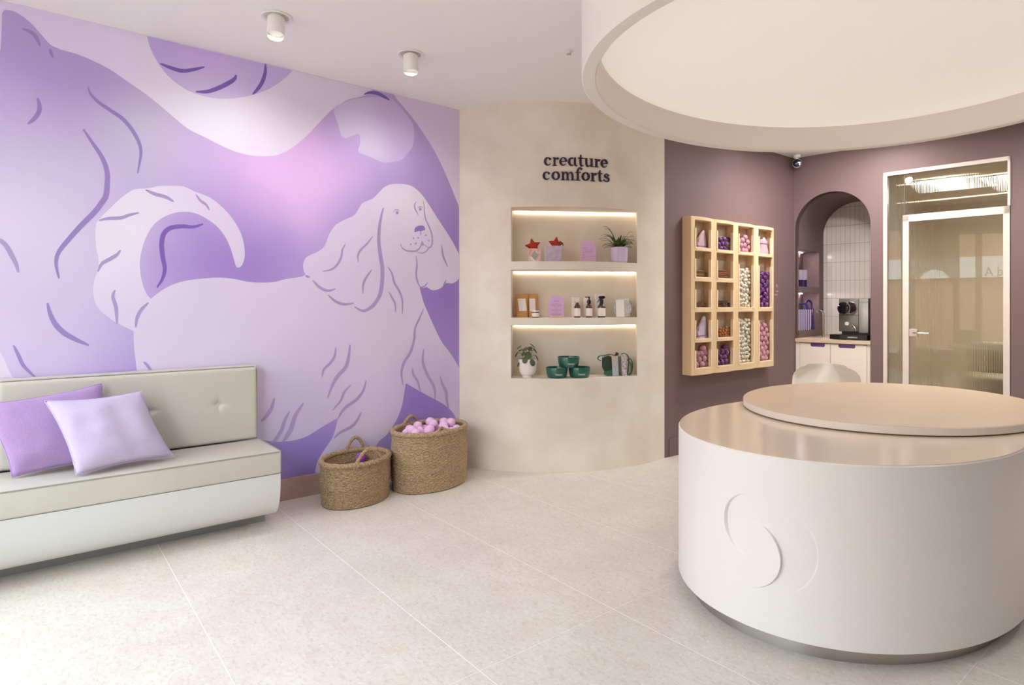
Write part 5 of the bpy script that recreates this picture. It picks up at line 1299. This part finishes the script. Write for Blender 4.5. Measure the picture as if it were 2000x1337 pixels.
# tumblers
tin = clear_glass('tumbler glass', (226, 218, 230), 2.2); pv = M('purple glass base', (44, 28, 74), .25, coat=.5)
def tumbler(u, v, label):
    t = bthing('tumbler', label, 'glass', u, v, 1.4645, 'tumblers in the upper recess'); h = .185
    b = NB(); lathe(b, [(0, .002), (.030, .002), (.031, h * .42), (0, h * .42)], 24); obj('purple_base', b, pv, t, 40)
    b = NB(); lathe(b, [(.031, h * .421), (.0325, h), (.0305, h), (.0295, h * .43), (0, h * .425)], 24); obj('glass_wall', b, M('milky glass', (160, 148, 164), .25, coat=.4), t, 40)
tumbler(-.075, .245, 'purple-bottomed tumbler nearest the corner in the upper recess'); tumbler(-.055, .330, 'purple-bottomed tumbler, middle of three in the upper recess'); tumbler(-.045, .412, 'purple-bottomed tumbler closest to the tiles in the upper recess')
# striped pouch, purple bag, small jar
def stripes():
    m = M('purple white stripes', (236, 226, 238), .8); nt = m.node_tree; N = nt.nodes; L = nt.links; p = N['Principled BSDF']
    tc = [n for n in N if n.type == 'TEX_COORD'][0]; sp = N.new('ShaderNodeSeparateXYZ'); L.new(tc.outputs['Object'], sp.inputs[0])
    f = math_node(nt, 'GREATER_THAN', math_node(nt, 'MODULO', math_node(nt, 'ADD', sp.outputs[0], 10), .030), .0135)
    x = N.new('ShaderNodeMix'); x.data_type = 'RGBA'; L.new(f, x.inputs['Factor']); x.inputs['A'].default_value = lin((236, 226, 238)); x.inputs['B'].default_value = lin((70, 48, 116)); L.new(x.outputs['Result'], p.inputs['Base Color']); return m
pb = bthing('striped_bag', 'purple and white striped flat bag standing in the lower recess beside the tap', 'bag', -.050, .37, .9905, None, PI / 2 - .35)
b = NB(); prism(b, [(-.155, 0), (.115, 0), (.150, .225), (-.120, .225)], lambda x, z, d: Vector((x, d, z)), -.012, .012); obj('bag', b, stripes(), pb, 30)
pv2 = M('deep purple fabric', (64, 42, 108), .8, bump=.3, bscale=200)
b = NB(); tube(b, spline([(-.08, .004, .222), (-.07, .004, .275), (0, .004, .290), (.07, .004, .275), (.09, .004, .222)], 6), .010, 8); obj('handle', b, pv2, pb, 60)
pb = bthing('purple_bag', 'plain purple bag slumped between the striped bag and the tap', 'bag', -.055, .575, .9905, None, PI / 2 - .2)
b = NB(); grid(b, lambda a, c: Vector(((.085 + .012 * mnoise.noise(Vector((a * 5, c * 4, 1)))) * math.copysign(abs(cos(2 * PI * a)) ** .6, cos(2 * PI * a)) * (1 - .1 * c), (.040 - .010 * c) * math.copysign(abs(sin(2 * PI * a)) ** .7, sin(2 * PI * a)), .235 * c)), 36, 12, cu=True); bmesh.ops.holes_fill(b, edges=b.edges[:]); obj('bag', b, pv2, pb, 60)
b = NB(); tube(b, spline([(-.06, 0, .23), (-.055, 0, .30), (0, 0, .325), (.05, 0, .30), (.06, 0, .23)], 6), .012, 8); obj('handle', b, pv2, pb, 60)
jr = bthing('storage_jar', 'small jar with tan lid and purple base at the left of the lower recess', 'jar', -.085, .160, .9905)
b = NB(); lathe(b, [(0, 0), (.035, 0), (.035, .085), (0, .085)], 24); obj('base', b, pv, jr, 40)
b = NB(); lathe(b, [(.033, .085), (.034, .125), (.030, .150), (0, .152)], 24); obj('lid', b, M('tan lid', (176, 146, 112), .5), jr, 40)

# ================================================================== GLASS DOOR
door = thing('door_1', 'tall ribbed glass door with pale frame, side light and transom in the mauve back wall', 'door', B(1.29, .02, 0), KR)
door['kind'] = 'structure'
frame_m = M('door frame pale pink', (212, 199, 189), .4)
def bb_(b, u0, v0, z0, u1, v1, z1, bev=.002):
    t_ = NB(); box(t_, (u0, v0, z0), (u1, v1, z1), bev, 1); t_.transform(Matrix.Translation(BO) @ Rz(KR)); merge(b, t_)
LU0, LU1, LZ = .984, 1.766, 2.106
b = NB(); bb_(b, DU0, -.012, 0, DU0 + .034, .06, DZ); bb_(b, DU1 - .020, -.012, LZ, DU1, .06, DZ); bb_(b, DU0, -.012, DZ - .036, DU1, .06, DZ); obj('door_frame', b, frame_m, door, 0, world=True)
b = NB(); bb_(b, LU0, -.008, 0, LU0 + .050, .045, LZ); bb_(b, LU1 - .045, -.008, 0, LU1, .045, LZ); bb_(b, LU0, -.008, LZ - .066, LU1, .045, LZ); bb_(b, LU0, -.008, 0, LU1, .045, .10); leaf = obj('door_leaf', b, frame_m, door, 0, world=True)
b = NB(); bb_(b, LU0 + .008, .010, LZ, LU0 + .016, .03, DZ - .03, 0); obj('transom_joint', b, M('dark joint', (92, 78, 62), .6), door, 0, world=True)
def rglass():
    m = bpy.data.materials.new('ribbed glass'); m.use_nodes = True; p = m.node_tree.nodes['Principled BSDF']
    p.inputs['Base Color'].default_value = lin((246, 240, 228)); p.inputs['Roughness'].default_value = 0; p.inputs['Transmission Weight'].default_value = 1; p.inputs['IOR'].default_value = 1.5
    return m
RG = rglass()
def ribbed(u0, u1, z0, z1, name, par):
    b = NB(); pitch = .0115; n = int((u1 - u0) / pitch); k_ = 6; us = [u0 + (u1 - u0) * i / (n * k_) for i in range(n * k_ + 1)]
    bk = lambda i: .024 + .0007 * abs(sin(PI * (i % k_) / k_))
    F0 = [(b.verts.new(B(u, .018, z0)), b.verts.new(B(u, .018, z1)), b.verts.new(B(u, bk(i), z1)), b.verts.new(B(u, bk(i), z0))) for i, u in enumerate(us)]
    for a, c in zip(F0, F0[1:]):
        for q in range(4): b.faces.new((a[q], c[q], c[(q + 1) % 4], a[(q + 1) % 4]))
    b.faces.new(F0[0]); b.faces.new(F0[-1][::-1])
    return obj(name, b, RG, par, 25, world=True)
ribbed(DU0 + .034, LU0, .0, LZ, 'side_glass', door); ribbed(DU0 + .034, DU1 - .020, LZ + .001, DZ - .036, 'transom_glass', door); ribbed(LU0 + .050, LU1 - .045, .10, LZ - .066, 'leaf_glass', leaf)
b = NB(); bb_(b, LU0 + .052, -.010, .975, LU0 + .118, .012, 1.045, .003); obj('lock_case', b, M('satin nickel', (196, 186, 178), .3, metal=.7), leaf, 0, world=True)
b = NB(); P = [B(LU0 + .095, -.010, 1.010), B(LU0 + .095, -.050, 1.010), B(LU0 + .110, -.056, 1.010), B(LU0 + .150, -.056, 1.009), B(LU0 + .215, -.056, 1.008)]; tube(b, P, .0085, 10); obj('handle', b, chrome, leaf, 60, world=True)
# office lights and furniture seen through the ribs
def offbox(name, label, cat, a, b_, mat):
    t = thing(name, label, cat, B((a[0] + b_[0]) / 2, (a[1] + b_[1]) / 2, a[2]), KR); return t
t = thing('light_panel', 'bright white square ceiling panel seen through the transom glass', 'ceiling light', B(.97, 2.28, 2.724), KR)
b = NB(); box(b, (-.20, -.46, -.012), (.20, .46, -.002)); obj('diffuser', b, M('cool panel light', (236, 248, 250), .5, emit=4), t, 0)
b = NB(); box(b, (-.22, -.48, -.010), (.22, -.46, 0)); box(b, (-.22, .46, -.010), (.22, .48, 0)); box(b, (-.22, -.48, -.01), (-.20, .48, 0)); box(b, (.20, -.48, -.01), (.22, .48, 0)); obj('frame', b, white_m, t, 0)
for v, nm in ((2.05, 'nearer the door'), (3.60, 'by the far wall')):
    o = NB(); box(o, (-1.85, -.005, -.010), (1.35, .005, -.001)); o = obj('led_strip', o, M('office led strip', (255, 238, 212), .5, emit=3), None, 0); o.location = B(2.15, v, 2.739); o.rotation_euler = (0, 0, KR); tag(o, f'thin glowing ceiling strip {nm} in the room behind the ribbed glass', 'light')
lamp('AREA', 'office_light', B(2.1, 2.4, 2.68), 50, K('soft'), shape='RECTANGLE', size=1.2, size_y=1.2).rotation_euler = (0, 0, 0)
t = thing('bench', 'pale upholstered bench seen blurred behind the ribbed glass door', 'bench', B(2.0, 2.4, 0), KR)
b = NB(); box(b, (-.75, -.35, .12), (.75, .35, .45), .04, 3); obj('seat', b, M('bench cloth', (170, 158, 140), .9), t, 40)
b = NB(); box(b, (-.75, .22, .45), (.75, .38, .82), .04, 3); obj('backrest', b, M('bench cloth', 0), t, 40)
for x, y in ((-.65, -.28), (.65, -.28), (-.65, .28), (.65, .28)): b = NB(); box(b, (x - .025, y - .025, 0), (x + .025, y + .025, .12)); obj('leg', b, black_m, t, 0)

# ================================================================== CHAIR BEHIND THE DESK
ch = thing('shell_chair', 'white moulded shell chair tucked behind the desk before the kitchenette cabinet', 'chair', (-2.135, 4.745, 0), math.radians(20))
shell = M('warm white shell', (222, 214, 202), .4)
b = NB()
def shl(a, c, off=0):
    s = 2 * a - 1
    # c 0..0.45 seat, 0.45..1 back; local -y is the sitter's front
    if c < .5:
        q = c / .5; y = -.22 + .40 * q; z = .445 + .012 * cos(PI * q) - .02 * sin(PI * q) + .05 * q ** 6
        w = .20 + .03 * q
    else:
        q = (c - .5) / .5; y = .18 + .09 * q + .05 * sin(PI * q / 2); z = .475 + .322 * q
        w = .240 * max(.22, 1 - max(0, (q - .50) / .50) ** 3.2) ** (1 / 2.6)
    side = abs(s) ** 2.6
    lift = (.055 * side) if c < .5 else .02 * side
    fwd = 0 if c < .42 else -.14 * abs(s) ** 2.2 * min(1, (c - .42) / .2)
    return Vector((w * s, y + fwd + off, z + lift * (1 if c < .6 else 1 - (c - .6) / .4)   - (off * .6 if c < .5 else 0)))
A_ = grid(b, lambda a, c: shl(a, c), 30, 44); C_ = grid(b, lambda a, c: shl(a, c, .012), 30, 44)
for i in range(30):
    for j in (0, 44): b.faces.new((A_[i][j], A_[i + 1][j], C_[i + 1][j], C_[i][j]))
for j in range(44):
    for i in (0, 30): b.faces.new((A_[i][j], A_[i][j + 1], C_[i][j + 1], C_[i][j]))
obj('seat_shell', b, shell, ch, 60)
for x, y in ((-.17, -.17), (.17, -.17), (-.17, .17), (.17, .17)):
    b = NB(); tube(b, [(x * .6, y * .6, .425), (x * 1.25, y * 1.25, 0)], [.016, .011], 12); obj('leg', b, pale_wood, ch, 60)
b = NB(); tube(b, [(-.10, -.10, .424), (.10, .10, .424)], .009, 8); tube(b, [(-.10, .10, .424), (.10, -.10, .424)], .009, 8); obj('seat_frame', b, black_m, ch, 60)
